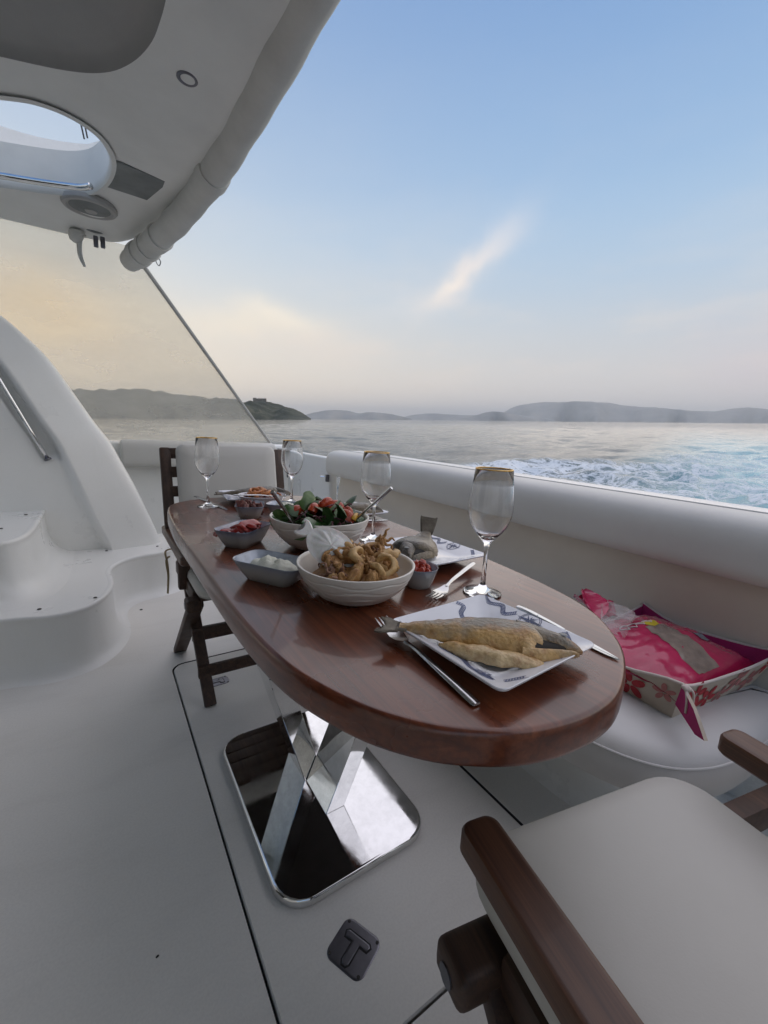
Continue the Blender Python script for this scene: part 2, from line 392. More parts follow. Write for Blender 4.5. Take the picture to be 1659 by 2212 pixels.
def pad(cx, cy, w, h, r, rings, rot=0.0):
    """rounded pad: rings [(inset, z)] shrink the rounded rectangle itself"""
    R_ = []
    for i, z in rings: R_.append(np.column_stack([rrect(cx, cy, w - 2 * i, h - 2 * i, max(r - i * .55, .012), rot, 7), np.full(32, z)]))
    return loft(R_)
def loft(rings, closed=True, caps=True):
    k = len(rings[0]); V = np.vstack(rings); F = []
    for r in range(len(rings) - 1):
        for i in range(k if closed else k - 1): j = (i + 1) % k; F.append([r * k + i, r * k + j, (r + 1) * k + j, (r + 1) * k + i])
    if caps and closed: F.append(list(range(k))[::-1]); F.append([(len(rings) - 1) * k + i for i in range(k)])
    return V, F
def tube(path, rad, seg=10, caps=True):
    path = np.asarray(path, float); n = len(path); rad = np.broadcast_to(np.asarray(rad, float), (n,)) if np.ndim(rad) < 2 else rad
    T = np.gradient(path, axis=0); T /= np.linalg.norm(T, axis=1)[:, None]
    u = np.cross(T[0], (0, 0, 1.0)); u = u if np.linalg.norm(u) > .1 else np.cross(T[0], (1.0, 0, 0)); u /= np.linalg.norm(u)
    rings = []
    for i in range(n):
        u = u - T[i] * (u @ T[i]); u /= np.linalg.norm(u); w = np.cross(T[i], u)
        a = np.linspace(0, 2 * math.pi, seg, endpoint=False)
        rings.append(path[i] + rad[i] * (np.cos(a)[:, None] * u + np.sin(a)[:, None] * w))
    return loft(rings, True, caps)
def lathe(prof, seg=40, c=(0, 0, 0), sx=1.0, sy=1.0, closed=False, fn=None):
    a = np.linspace(0, 2 * math.pi, seg, endpoint=False); V = []; F = []; k = seg
    for r, z in prof:
        rr = np.full(seg, r)
        V.append(np.column_stack([rr * np.cos(a) * sx, rr * np.sin(a) * sy, np.full(seg, z)]))
    m = len(prof)
    for r in range(m if closed else m - 1):
        q = (r + 1) % m
        for i in range(k): j = (i + 1) % k; F.append([r * k + i, r * k + j, q * k + j, q * k + i])
    V = np.vstack(V)
    if fn: V = fn(V)
    return V + np.array(c), F
def box(c, s, bevel=.004, seg=2, rot=None):
    bm = bmesh.new(); bmesh.ops.create_cube(bm, size=1.0); bmesh.ops.scale(bm, vec=s, verts=bm.verts)
    if bevel: bmesh.ops.bevel(bm, geom=bm.edges[:], offset=bevel, segments=seg, affect='EDGES', profile=.6)
    V = np.array([v.co[:] for v in bm.verts]); F = [[v.index for v in f.verts] for f in bm.faces]; bm.free()
    if rot is not None: V = V @ np.array(rot).T
    return V + np.array(c), F
def frame_of(x, up=(0, 0, 1)):
    x = np.asarray(x, float); x = x / np.linalg.norm(x); y = np.cross(up, x); y /= np.linalg.norm(y); z = np.cross(x, y); return np.stack([x, y, z], 1)
def bar(p0, p1, w, t, bevel=.004, up=(0, 0, 1)):
    p0 = np.asarray(p0, float); p1 = np.asarray(p1, float); R = frame_of(p1 - p0, up)
    return box((p0 + p1) / 2, (np.linalg.norm(p1 - p0), w, t), bevel, 2, R)
def holed(outer, holes, z):
    bm = bmesh.new(); edges = []
    for P in [ccw(outer)] + [ccw(h) for h in holes]:
        vs = [bm.verts.new((p[0], p[1], z(p[0], p[1]) if callable(z) else z)) for p in P]
        edges += [bm.edges.new((vs[i], vs[(i + 1) % len(vs)])) for i in range(len(vs))]
    bmesh.ops.triangle_fill(bm, edges=edges, use_beauty=True); bm.verts.index_update()
    V = np.array([v.co[:] for v in bm.verts]); F = [[v.index for v in f.verts] for f in bm.faces]; bm.free(); return V, F
def smooth01(x): x = np.clip(x, 0, 1); return x * x * (3 - 2 * x)
def vnoise(P, scale, seed=0):
    """cheap smooth 3-D noise in -1..1"""
    r = np.random.default_rng(seed); P = np.asarray(P, float) * scale; out = np.zeros(len(P)); amp = 1.0; tot = 0
    for o in range(4):
        for k in range(3):
            d = r.normal(size=3); d /= np.linalg.norm(d); out += amp * np.sin(P @ d * (1.7 ** o) * 2.2 + r.uniform(0, 6.28))
            tot += amp * .55
        amp *= .6
    return out / tot

# ================================================================== THE SEA
def structure(o, kind='structure'): o['kind'] = kind; return o
def build_sea():
    # radial sheet about the boat, fine towards the visible side, out to the horizon
    az = np.concatenate([np.linspace(-12, 122, 760, endpoint=False), np.linspace(122, 348, 70, endpoint=False)]) * math.pi / 180
    rad = np.concatenate([[0.0], np.geomspace(3.0, 420, 430), np.geomspace(430, 30000, 40)])
    A, Rr = np.meshgrid(az, rad[1:]); X = Rr * np.cos(A); Y = Rr * np.sin(A)
    sp = np.maximum(Rr * math.radians(.18), Rr * .0115)
    Z = np.zeros_like(X); r = np.random.default_rng(3)
    for i in range(60):
        lam = float(np.exp(r.uniform(math.log(.55), math.log(11)))); th = math.radians(215) + r.normal() * .55
        k = 2 * math.pi / lam; amp = .0047 * lam ** .85 * r.uniform(.5, 1.2)
        ph = k * (X * math.cos(th) + Y * math.sin(th)) + r.uniform(0, 6.28) + .8 * np.sin(.13 * X + .09 * Y + i)
        fade = smooth01((lam / sp - 2.2) / 3.0)
        s = np.sin(ph); Z += amp * fade * (s + .25 * np.cos(2 * ph))
    # the wake: foam density and aerated water, port side of the stern
    yb = 9.6 + .13 * X + 1.4 * np.sin(X * .21) + .8 * np.sin(X * .53 + 1)
    inside = smooth01((yb - Y) / 3.0) * smooth01((X - 5.0) / 5.0)
    edge = np.exp(-((Y - yb + 1.0) / 1.7) ** 2) * smooth01((X - 9) / 3) * np.exp(-np.maximum(X - 13, 0) / 14)
    foam = inside * (.46 + .46 * np.exp(-np.maximum(X - 8, 0) / 26)) + .55 * edge
    foam *= np.exp(-np.maximum(X - 30, 0) / 42)
    core = smooth01((3.5 + .42 * X - Y) / 8.0) * smooth01((X - 4) / 6) * np.exp(-np.maximum(X - 22, 0) / 48)
    # turbulence inside the wake, the rising hull wave and the older diverging crests
    for i in range(46):
        lam = float(np.exp(r.uniform(math.log(.45), math.log(4.5)))); th = r.uniform(0, 6.28); k = 2 * math.pi / lam
        Z += inside * np.exp(-np.maximum(X - 10, 0) / 60) * .0135 * lam ** .8 * np.sin(k * (X * math.cos(th) + Y * math.sin(th)) + r.uniform(0, 6.28) + 1.2 * np.sin(.5 * X + i) + np.sin(.6 * Y - i)) * smooth01((lam / sp - 2) / 3)
    Z += .30 * edge
    for (k0, w, h, off) in ((0, 2.2, .34, 0), (1, 2.6, .22, 7.0), (2, 3.0, .16, 14.0), (3, 3.5, .12, 23.0)):
        path = np.array([(14, 13.0), (22, 21), (36, 36), (56, 58), (97, 125), (140, 240)], float)
        yc = np.interp(X, path[:, 0], path[:, 1]) - off * .9
        d = (Y - yc) * .62
        ww = w + .012 * Rr
        m = smooth01((X - 13) / 8) * np.exp(-np.maximum(X - 45, 0) / 70) * (.65 + .35 * np.sin(.7 * X + 2.1 * k0))
        Z += h * m * (np.exp(-(d / ww) ** 2) - .6 * np.exp(-((d + ww * 1.4) / ww) ** 2))
    V = np.vstack([[[0, 0, 0]], np.column_stack([X.ravel(), Y.ravel(), Z.ravel()])]); na = len(az); F = []
    nr = len(rad) - 1
    ii = np.arange(na); jj = (ii + 1) % na
    quads = []
    for q in range(nr - 1): quads.append(np.stack([1 + q * na + ii, 1 + (q + 1) * na + ii, 1 + (q + 1) * na + jj, 1 + q * na + jj], 1))
    Q = np.vstack(quads); T = np.stack([np.zeros(na, int), 1 + ii, 1 + jj], 1)
    me = bpy.data.meshes.new('sea'); me.vertices.add(len(V)); me.vertices.foreach_set('co', V.ravel())
    loops = np.concatenate([Q.ravel(), T.ravel()]); me.loops.add(len(loops)); me.loops.foreach_set('vertex_index', loops.astype(np.int32))
    me.polygons.add(len(Q) + len(T)); st = np.concatenate([np.arange(len(Q)) * 4, len(Q) * 4 + np.arange(len(T)) * 3]); me.polygons.foreach_set('loop_start', st.astype(np.int32))
    me.update(calc_edges=True); me.shade_smooth()
    for nm, fld in (('foam', foam), ('core', core)):
        a = me.attributes.new(nm, 'FLOAT', 'POINT'); a.data.foreach_set('value', np.concatenate([[0], fld.ravel()]).astype(np.float32))
    b = MB('sea_water', (.02, .05, .065), .06, IOR=1.333)
    af = b.N.new('ShaderNodeAttribute'); af.attribute_name = 'foam'; ac = b.N.new('ShaderNodeAttribute'); ac.attribute_name = 'core'
    n1 = b.noise(1.05, 8, .62, b.coord((.8, .8, 1)), 1.4); n2 = b.noise(3.4, 6, .62, None, 1.2)
    vn = b.math('ABSOLUTE', b.math('SUBTRACT', n1, .5)); lace = b.math('SUBTRACT', 1.0, b.math('MULTIPLY', vn, 7.5))
    lace2 = b.math('SUBTRACT', 1.0, b.math('MULTIPLY', b.math('ABSOLUTE', b.math('SUBTRACT', n2, .5)), 6.5))
    pat = b.math('ADD', b.math('MULTIPLY', lace, .55), b.math('MULTIPLY', lace2, .35))
    f = b.math('ADD', b.math('MULTIPLY', pat, 1.0), b.math('MULTIPLY', b.math('SUBTRACT', af.outputs['Fac'], 1.0), 1.25))
    f = b.math('MULTIPLY', b.ramp(f, [(.12, 0.0), (.55, 1.0)]), b.ramp(af.outputs['Fac'], [(.02, 0.0), (.2, 1.0)]))
    wcol = b.mix(ac.outputs['Fac'], (.020, .048, .060), (.30, .62, .67))
    aer = b.mix(b.ramp(af.outputs['Fac'], [(.15, 0.0), (1.0, .35)]), wcol, (.22, .34, .38))
    b.color(b.mix(f, aer, (.74, .78, .80)))
    b.rough(b.math('ADD', b.math('MULTIPLY', f, .6), .06))
    fine = b.math('ADD', b.math('MULTIPLY', b.noise(3.6, 5, .65, b.coord((.8, 1.7, 1), (0, 0, .6))), 1.3), b.math('MULTIPLY', b.noise(.55, 5, .6, b.coord((1.2, .7, 1), (0, 0, .5))), 2.2))
    b.bump(b.math('ADD', fine, b.math('MULTIPLY', f, .5)), 0.62, .07)
    me.materials.append(b.m)
    o = bpy.data.objects.new('sea', me); COL.objects.link(o); o.matrix_world = SEA; structure(o)
build_sea()

# ---- land on the horizon
def land_mat(name, stops, scale, bump, bscale):
    b = MB(name, stops[1][1], .9); n = b.noise(scale, 8, .7); b.color(b.ramp(n, stops)); b.bump(b.noise(bscale, 6, .7), bump, 4.0)
land_mat('scrub', [(.36, (.018, .024, .011)), (.52, (.040, .047, .022)), (.63, (.09, .088, .052)), (.76, (.22, .19, .14))], .035, .9, .08)
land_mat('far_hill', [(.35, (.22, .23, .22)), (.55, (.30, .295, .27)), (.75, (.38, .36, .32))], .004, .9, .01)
def build_land(name, prof, dist, depth, mat, rough, nrow=36, step=3.0, seed=1, kind='structure', shore=None):
    """a hill with its own shore, ridge and back slope: prof = outline (px,py) of the ridge seen from the boat"""
    prof = np.array(prof, float); px = np.arange(prof[0, 0], prof[-1, 0] + .1, step); py = np.interp(px, prof[:, 0], prof[:, 1])
    ker = np.ones(5) / 5; py = np.convolve(np.pad(py, 2, mode='edge'), ker, 'valid')
    V = []; ncol = len(px)
    for i, (a, b) in enumerate(zip(px, py)):
        d = sea_dir(a, b); h = d[:2] / np.linalg.norm(d[:2]); tan = d[2] / np.linalg.norm(d[:2])
        rd = dist + depth * .45 * (.8 + .4 * math.sin(a * .03 + seed))
        H = max(.5, tan * rd + CAMH)
        d0 = dist * (1 + .03 * math.sin(a * .05 + seed * 2) + .012 * math.sin(a * .13))
        for q in range(nrow):
            t = q / (nrow - 1)
            if t < .55: s = t / .55; r_ = d0 + (rd - d0) * s; hh = H * (.08 * min(1, s * 9) + .92 * smooth01(s ** .8))
            else: s = (t - .55) / .45; r_ = rd + depth * .55 * s; hh = H * (1 - smooth01(s)) - 4 * s
            if q == 0: hh = -3.0
            V.append((h[0] * r_, h[1] * r_, hh))
    V = np.array(V); Hs = V[:, 2].reshape(ncol, nrow)
    nz = vnoise(V, 1.0 / (depth * .16), seed).reshape(ncol, nrow) + (.6 * vnoise(V, 1.0 / (depth * .05), seed + 5) + .5 * vnoise(V, 1.0 / (depth * .032), seed + 6)).reshape(ncol, nrow)
    env = smooth01(Hs / (.3 * Hs.max())); V[:, 2] += (nz * env * rough * Hs.max()).ravel()
    F = [[i * nrow + q, (i + 1) * nrow + q, (i + 1) * nrow + q + 1, i * nrow + q + 1] for i in range(ncol - 1) for q in range(nrow - 1)]
    me = bpy.data.meshes.new(name); me.from_pydata(V.tolist(), [], F); me.update(); me.shade_smooth(); me.materials.append(MATS[mat])
    o = bpy.data.objects.new(name, me); COL.objects.link(o); o.matrix_world = SEA; structure(o, kind); return o, V.reshape(ncol, nrow, 3), px
head, HV, HPX = build_land('headland', [(-60, 850), (60, 846), (140, 838), (180, 842), (215, 842), (300, 845), (370, 852), (430, 858), (480, 862), (515, 867), (545, 869), (585, 872), (610, 878), (640, 888), (662, 899), (672, 904)], 900, 420, 'scrub', .085, 90, 1.0, 2)
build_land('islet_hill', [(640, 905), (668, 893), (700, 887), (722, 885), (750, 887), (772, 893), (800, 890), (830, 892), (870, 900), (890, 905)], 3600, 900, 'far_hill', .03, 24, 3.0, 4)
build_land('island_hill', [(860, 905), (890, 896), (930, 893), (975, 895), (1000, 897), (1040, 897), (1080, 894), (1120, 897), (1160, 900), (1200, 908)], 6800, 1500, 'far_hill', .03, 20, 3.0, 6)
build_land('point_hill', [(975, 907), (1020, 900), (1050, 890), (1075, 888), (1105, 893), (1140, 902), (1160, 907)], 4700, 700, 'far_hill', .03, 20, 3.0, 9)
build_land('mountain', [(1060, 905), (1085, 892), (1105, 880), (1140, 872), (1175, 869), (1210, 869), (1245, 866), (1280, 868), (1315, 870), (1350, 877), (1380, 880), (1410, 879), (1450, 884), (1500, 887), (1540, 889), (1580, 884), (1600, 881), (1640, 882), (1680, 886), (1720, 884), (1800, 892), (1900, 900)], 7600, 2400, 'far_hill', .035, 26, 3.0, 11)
def build_fort():
    i = int(np.argmin(abs(HPX - 562))); col = HV[i]; q = int(np.argmax(col[:, 2])); p = col[q]
    W = SROT @ p + SO
    R = SROT @ frame_of((p[1], -p[0], 0)); plain('fort_stone', (.17, .15, .12), .95, var=.3, scale=.3, bump=.8, bscale=.6, bdist=.5)
    t = thing('stone_fort', 'small ruined stone fort on top of the dark headland', 'fort', tuple(W))
    def bx(c, s): v, f = box((0, 0, 0), s, .25, 1); return (v + np.array(c)) @ R.T + W, f
    obj('wall', bx((0, 0, 0.5), (29, 14, 9)), 'fort_stone', t)
    obj('tower', bx((-11.5, 0, 2.0), (8, 10, 9)), 'fort_stone', t)
    for k in range(6): obj('merlon', bx((-3 + k * 3.3, -6.0, 5.5), (1.9, 1.6, 1.1)), 'fort_stone', t)
    for k in range(3): obj('window_opening', bx((-4 + k * 6.5, -6.95, 1.8), (1.4, .4, 2.0)), 'black_gap', t)
build_fort()

# ================================================================== THE YACHT
Y = thing('motor_yacht', 'white motor yacht cockpit with hardtop, moulded stairs and stern bench', 'yacht', (0, 0, 0))
def yp(name, geo, mat, parent=None, **k): return obj(name, geo, mat, parent or Y, **k)

# sole with a hatch
hatch = rrect(.552, 1.14, .705, 1.44, .055)
floor = yp('cockpit_floor', holed([(-1.6, -1.5), (1.62, -1.5), (1.62, 3.95), (-1.6, 3.95)], [hatch], 0.0), 'sole_gelcoat', smooth=0)
yp('hatch_gutter', prism(hatch, [(0.0, -.03), (0.0, -.0005)], True, False), 'black_gap', floor)
hl = yp('floor_hatch', prism(hatch, [(-.006, -.028), (-.006, -.004), (-.009, .0)]), 'sole_gelcoat')
def flush_latch(c, rot, sx, sy):
    P = rrect(c[0], c[1], sx, sy, .018, rot)
    o = yp('hatch_latch', prism(P, [(0.0, .0), (0.0, .0008), (-.002, .0016)]), 'old_steel')
    R = np.array([[math.cos(rot), -math.sin(rot)], [math.sin(rot), math.cos(rot)]])
    def loc(pts): return np.array(pts) @ R.T + np.array(c)
    T = [(-.034, -.010), (.008, -.010), (.008, -.030), (.020, -.034), (.026, -.028), (.026, .028), (.020, .034), (.008, .030), (.008, .010), (-.034, .010), (-.042, .005), (-.042, -.005)]
    T = [(x * sx / .1, y * sy / .1) for x, y in T]
    yp('latch_recess', prism(loc(T), [(.002, .0012), (.002, .0020)]), 'black_gap', o)
    yp('latch_handle', prism(loc(T), [(-.001, .0018), (-.001, .0030), (-.002, .0036)]), 'old_steel', o)
    for a, b in ((.04, .04), (-.04, .04), (-.04, -.04), (.04, -.04)):
        q = loc([(a * sx / .1, b * sy / .1)])[0]; yp('latch_screw', lathe([(.0035, 0), (.0035, .0022), (.0001, .0026)], 8, (q[0], q[1], 0)), 'screw_head', o)
flush_latch((.370, .572), math.radians(25), .085, .088)
flush_latch((.345, 1.645), math.radians(2), .085, .055)
def screw(x, y, z, n=(0, 0, 1)):
    g = lathe([(.0075, 0), (.0075, .0015), (.005, .003), (.0001, .0032)], 10)
    R = frame_of(np.cross(n, (1, 0, .01))); Rm = np.stack([R[:, 0], np.cross(n, R[:, 0]), np.array(n)], 1)
    yp('screw', (g[0] @ Rm.T + (x, y, z), g[1]), 'screw_head')
q = at(305, 1317, .001); screw(*q)
yp('grit_speck', prism(rrect(*at(340, 2066, 0)[:2], .006, .004, .0015, .4, 3), [(0, .0), (-.001, .0018)]), 'screw_head')

# stairs moulding
step1 = catmull([(-1.5, 2.05), (-.8, 2.06), (-.36, 2.035), (-.21, 2.00), (-.11, 2.02), (-.045, 2.085), (-.005, 2.17), (.018, 2.28), (.018, 2.38), (.012, 2.48), (.03, 2.58), (.085, 2.665), (.16, 2.71), (.26, 2.735), (.325, 2.77), (.36, 2.86), (.365, 3.0)], 5, False)
step1 = np.vstack([step1, [(.365, 3.2), (-1.5, 3.2)]])
yp('stair_step', prism(step1, [(.075, -.005), (.045, .006), (.022, .025), (.008, .055), (.0, .10), (-.004, .225), (-.001, .236), (.003, .243), (.001, .252), (-.006, .256), (-.02, .252)]), 'gelcoat', smooth=60)
step2 = catmull([(-1.5, 2.22), (-.9, 2.23), (-.50, 2.225), (-.37, 2.235), (-.315, 2.285), (-.285, 2.38), (-.274, 2.5), (-.27, 2.7), (-.268, 2.95)], 6, False)
step2 = np.vstack([step2, [(-.268, 3.2), (-1.5, 3.2)]])
yp('stair_step', prism(step2, [(.13, .25), (.085, .258), (.05, .28), (.022, .32), (.004, .38), (-.002, .46), (.0, .484), (.004, .492), (.002, .502), (-.006, .506), (-.02, .502)]), 'gelcoat', smooth=60)
for p in ((230, 1190), (340, 1180), (125, 1226), (206, 1291), (85, 1316)): q = at(*p, .253); screw(*q)
for p in ((56, 1112), (2, 1142)): q = at(*p, .503); screw(*q)

# wing bulkhead beside the stairs, with a raised flange and a recessed grab rail
def build_wing():
    E = catmull(np.array([(-1.6, 2.02), (-1.1, 1.87), (-.75, 1.74), (-.52, 1.61), (-.364, 1.494), (-.283, 1.416), (-.197, 1.314), (-.11, 1.163), (-.017, .995), (.055, .881), (.11, .757), (.167, .622), (.23, .452), (.289, .278), (.325, .12), (.345, .0)]), 5, False)
    ds = np.concatenate([[-.004, 0, .004, .012, .03], np.linspace(.06, .18, 5), np.linspace(.19, .42, 26), np.linspace(.45, 1.4, 10)])
    rows = []
    for x, z in E:
        dc = .20 + .07 * float(smooth01((1.3 - z) / 1.05)); r = []
        for d in ds:
            if d <= 0: yy = 3.10 if d < 0 else 2.975
            elif d < .03: yy = 2.975 - .03 * math.sqrt(min(1, d / .03))
            elif d < dc: yy = 2.945 - .055 * (d - .03) / (dc - .03)
            else: yy = 2.89 + .05 * float(smooth01((d - dc) / .05))
            gz = float(smooth01((z - .78) / .03)); gd = d - dc
            yy += .045 * gz * float(smooth01((gd - .02) / .03) * smooth01((.125 - gd) / .03))
            yy += .02 * float(smooth01((.45 - z) / .25)) * (1 if d > dc else 0)
            r.append((x - d, yy, z))
        rows.append(r)
    V = np.array(rows).reshape(-1, 3); k = len(ds)
    F = [[i * k + j, i * k + j + 1, (i + 1) * k + j + 1, (i + 1) * k + j] for i in range(len(rows) - 1) for j in range(k - 1)]
    w = yp('stair_bulkhead', (V, F), 'gelcoat', smooth=70)
    a = aty(-70, 705, 2.915); b = aty(104, 993, 2.925); m = (a + b) / 2
    yp('grab_rail', tube([a, m * .5 + a * .5, m, m * .5 + b * .5, b], .0105, 14), 'chrome', smooth=180)
    yp('rail_socket', tube([b + (b - a) * .004, b - (b - a) * .012], .017, 14), 'old_steel')
build_wing()

# port coaming with its cushion, transom with the gate
yp('coaming', box((.0, 3.90, .42), (3.2, .20, .845), .03, 4), 'gelcoat')
cs = catmull([(3.64, .675), (3.64, .80), (3.665, .85), (3.72, .862), (3.78, .855), (3.795, .80), (3.795, .69), (3.72, .668)], 4)
def extrude_x(P, x0, x1, r=.02):
    rings = []
    for x, s in ((x0, .8), (x0 + r * .35, .94), (x0 + r, 1), (x1 - r, 1), (x1 - r * .35, .94), (x1, .8)):
        c = P.mean(0); q = c + (P - c) * s; rings.append(np.column_stack([np.full(len(P), x), q]))
    return loft(rings)
yp('coaming_cushion', extrude_x(cs, .135, 1.30), 'vinyl_white', smooth=60)
yp('transom_wall', box((1.63, .9, .40), (.16, 3.9, .86), .03, 4), 'gelcoat')
gate = yp('transom_gate', box((1.47, 3.31, .41), (.07, .86, .79), .018, 3), 'gelcoat')
yp('gate_hinge', box((1.436, 3.735, .60), (.012, .022, .09), .002), 'old_steel', gate)
yp('gate_hinge', box((1.436, 3.735, .25), (.012, .022, .09), .002), 'old_steel', gate)
yp('gate_latch', box((1.42, 2.885, .655), (.02, .028, .055), .004), 'old_steel', gate)
yp('gate_latch_knob', tube([(1.41, 2.905, .662), (1.385, 2.93, .662)], .007, 8), 'chrome', gate)
yp('corner_post', box((1.44, 3.86, .40), (.09, .13, .80), .015, 3), 'gelcoat')
yp('post_cap', box((1.42, 3.86, .805), (.12, .22, .022), .006), 'liner')

# stern bench
seat_out = catmull([(.865, 2.55), (.863, 1.6), (.862, .8), (.866, .52), (.885, .40), (.93, .315), (1.0, .262), (1.10, .23), (1.25, .215)], 7, False)
seat_out = np.vstack([[(1.47, 2.76), (1.0, 2.76), (.90, 2.73)], seat_out, [(1.40, .21), (1.47, .21)]])
seat = yp('bench_seat_cushion', prism(seat_out, [(-.02, .285), (0.0, .30), (0.006, .34), (0.004, .375), (-.006, .398), (-.03, .413), (-.08, .420)]), 'vinyl_seat', smooth=60)
sc_ = ccw(seat_out); nn = normals2(sc_)
pipe = np.column_stack([sc_ + nn * .0035, np.full(len(sc_), .381)])
ki = [i for i in range(len(pipe)) if sc_[i, 0] < 1.42]
pipe = pipe[ki]; cut = int(np.argmax(np.linalg.norm(np.roll(pipe, -1, 0) - pipe, axis=1))); pipe = np.roll(pipe, -cut - 1, 0)
yp('piping', tube(pipe, .0028, 6), 'vinyl_seat', seat)
base_out = np.vstack([[(1.5, 2.80), (1.10, 2.80)], catmull([(1.10, 2.6), (1.10, 1.4), (1.10, .8), (1.106, .56), (1.15, .44), (1.24, .37), (1.36, .34)], 6, False), [(1.5, .33)]])
yp('bench_base', prism(base_out, [(.04, -.003), (.012, .012), (0, .04), (0, .288)]), 'gelcoat', smooth=60)
# backrest panel and upper bolster, both run right across the stern
bk = [(1.455, .40), (1.475, .55), (1.50, .705), (1.56, .705), (1.56, .38), (1.47, .38)]
def extrude_y(P, y0, y1, r=.02):
    P = np.asarray(P, float); rings = []; c = P.mean(0)
    ys = [(y0, .82), (y0 + r * .35, .95), (y0 + r, 1)] + [(q, 1) for q in np.linspace(y0 + r, y1 - r, 14)[1:-1]] + [(y1 - r, 1), (y1 - r * .35, .95), (y1, .82)]
    for yv, s in ys: q = c + (P - c) * s; rings.append(np.column_stack([q[:, 0], np.full(len(P), yv), q[:, 1]]))
    return loft(rings)
yp('bench_backrest', extrude_y(catmull(bk, 3), -1.0, 2.815, .015), 'vinyl_beige', smooth=50)
bo = catmull([(1.385, .70), (1.372, .76), (1.378, .82), (1.405, .855), (1.46, .868), (1.52, .862), (1.535, .80), (1.53, .70), (1.46, .686)], 4)
plain('vinyl_bolster', (.63, .615, .57), .5, var=.05, scale=3, bump=.22, bscale=320, bdist=.0008)
bol = yp('bench_bolster', extrude_y(bo, -1.0, 2.835, .03), 'vinyl_bolster', smooth=60)
yp('bolster_piping', tube([(1.512, -1.0, .868), (1.512, 1.0, .868), (1.512, 2.80, .868)], .004, 6), 'vinyl_white', bol)
yp('transom_cap', box((1.60, .9, .842), (.16, 3.86, .05), .02, 4), 'gelcoat')
yp('deck_drain', box((1.22, .03, .012), (.05, .09, .02), .006), 'old_steel')

# hardtop: deck-head with a stair opening and a recessed liner
ZR = 2.02
def zroof(x, y): return ZR - .07 * float(smooth01((y - 2.45) / .6)) - .02 * float(smooth01((x - .3) / .2))
def pxs(pts, z): return [tuple(at(a, b, z)[:2]) for a, b in pts]
hole = pxs([(0, 205), (60, 213), (110, 228), (150, 246), (185, 267), (215, 292), (236, 322), (244, 350), (238, 378), (222, 400), (196, 412), (150, 411), (80, 400), (0, 385)], ZR)
hx0 = -1.25
hole = np.vstack([catmull(hole, 3, False), [(-.45, hole[-1][1] + .03), (-.9, hole[-1][1] + .04), (-1.15, hole[-1][1] - .05), (-1.22, hole[-1][1] - .25), (-1.15, hole[0][1] + .05), (-.9, hole[0][1] - .03), (-.45, hole[0][1] - .03)]])
lin = pxs([(0, 122), (70, 138), (140, 152), (200, 158), (250, 152), (295, 128), (328, 90), (346, 45), (358, 0), (372, -80)], ZR)
lin = np.vstack([catmull(lin, 4, False), [(.27, .6), (.26, .3), (.22, .0), (.12, -.2), (-.05, -.3), (-.5, -.32), (-1.0, -.3), (-1.14, -.2), (-1.2, .1), (-1.2, .9), (-1.16, 1.3), (-1.05, 1.5), (-.8, lin[0][1] + .0), (-.5, lin[0][1] + .0)]])
roof_out = catmull([(-1.6, -1.6), (-.6, -1.6), (.3, -1.6), (.47, -1.2), (.47, -.2), (.47, .8), (.465, 1.5), (.44, 2.0), (.385, 2.4), (.30, 2.70), (.20, 2.90), (.06, 2.985), (-.3, 3.0), (-.9, 3.0), (-1.6, 3.0)], 5)
rv, rf = holed(roof_out, [hole, lin], zroof)
roof = yp('hardtop_ceiling', (rv, rf), 'roof_gelcoat', smooth=0)
P = ccw(roof_out); nr_ = normals2(P); rings = []
for off, dz in ((0, 0), (.012, .012), (.018, .04), (.012, .12), (-.02, .16)):
    q = P + nr_ * off; rings.append(np.column_stack([q, [zroof(*p) + dz for p in P]]))
yp('hardtop_rim', loft(rings, True, False), 'roof_gelcoat', roof, smooth=60)
q = P + nr_ * -.02
yp('flybridge_deck', holed(q, [hole], lambda x, y: zroof(x, y) + .16), 'roof_gelcoat', roof, smooth=0)
Lp = ccw(lin); ln_ = normals2(Lp); rings = []
for off, dz in ((0, 0), (-.006, .008), (-.02, .022), (-.035, .028)): rings.append(np.column_stack([Lp + ln_ * off, [zroof(*p) + dz for p in Lp]]))
lc_ = rings[-1].mean(0); rings.append(lc_ + (rings[-1] - lc_) * .9 + (0, 0, .003)); rings.append(lc_ + (rings[-1] - lc_) * .02)
gv, gf = loft(rings, True, False)
yp('ceiling_liner', (gv, gf), 'liner', roof, smooth=60)
Hp = ccw(hole); hn = normals2(Hp); rings = []
for off, dz in ((.012, -.008), (-.004, -.012), (-.012, -.002), (-.008, .03), (0, .17)): rings.append(np.column_stack([Hp + hn * off, [zroof(*p) + dz for p in Hp]]))
yp('stair_opening_lip', loft(rings, True, False), 'roof_gelcoat', roof, smooth=60)
# flybridge coaming seen through the opening
fy = 2.78
top = [aty(a, b, fy) for a, b in ((-60, 238), (0, 257), (40, 270), (80, 281), (120, 289), (160, 295), (190, 297), (215, 290), (235, 275), (250, 250))]
fb = []
prof = [(p[0], p[2]) for p in top]; prof = [(-1.6, prof[0][1] + .05)] + prof
fbt = np.array(prof); rows = []
for s in (0, .3, .6, .85, 1.0):
    rows.append(np.column_stack([fbt[:, 0], fy + .06 * s + .10 * smooth01((fbt[:, 0] - .0) / .25) * 0, (ZR + .1) + (fbt[:, 1] - ZR - .1) * s]))
rows.append(np.column_stack([fbt[:, 0], np.full(len(fbt), fy + .13), fbt[:, 1] + .004])); rows.append(np.column_stack([fbt[:, 0], np.full(len(fbt), fy + .2), np.full(len(fbt), ZR + .1)]))
yp('flybridge_coaming', loft(rows, False, False), 'gelcoat', roof, smooth=60)
r0 = [at(a, b, ZR - .02) for a, b in ((-90, 366), (0, 379), (60, 389), (120, 398), (170, 404), (196, 402))]
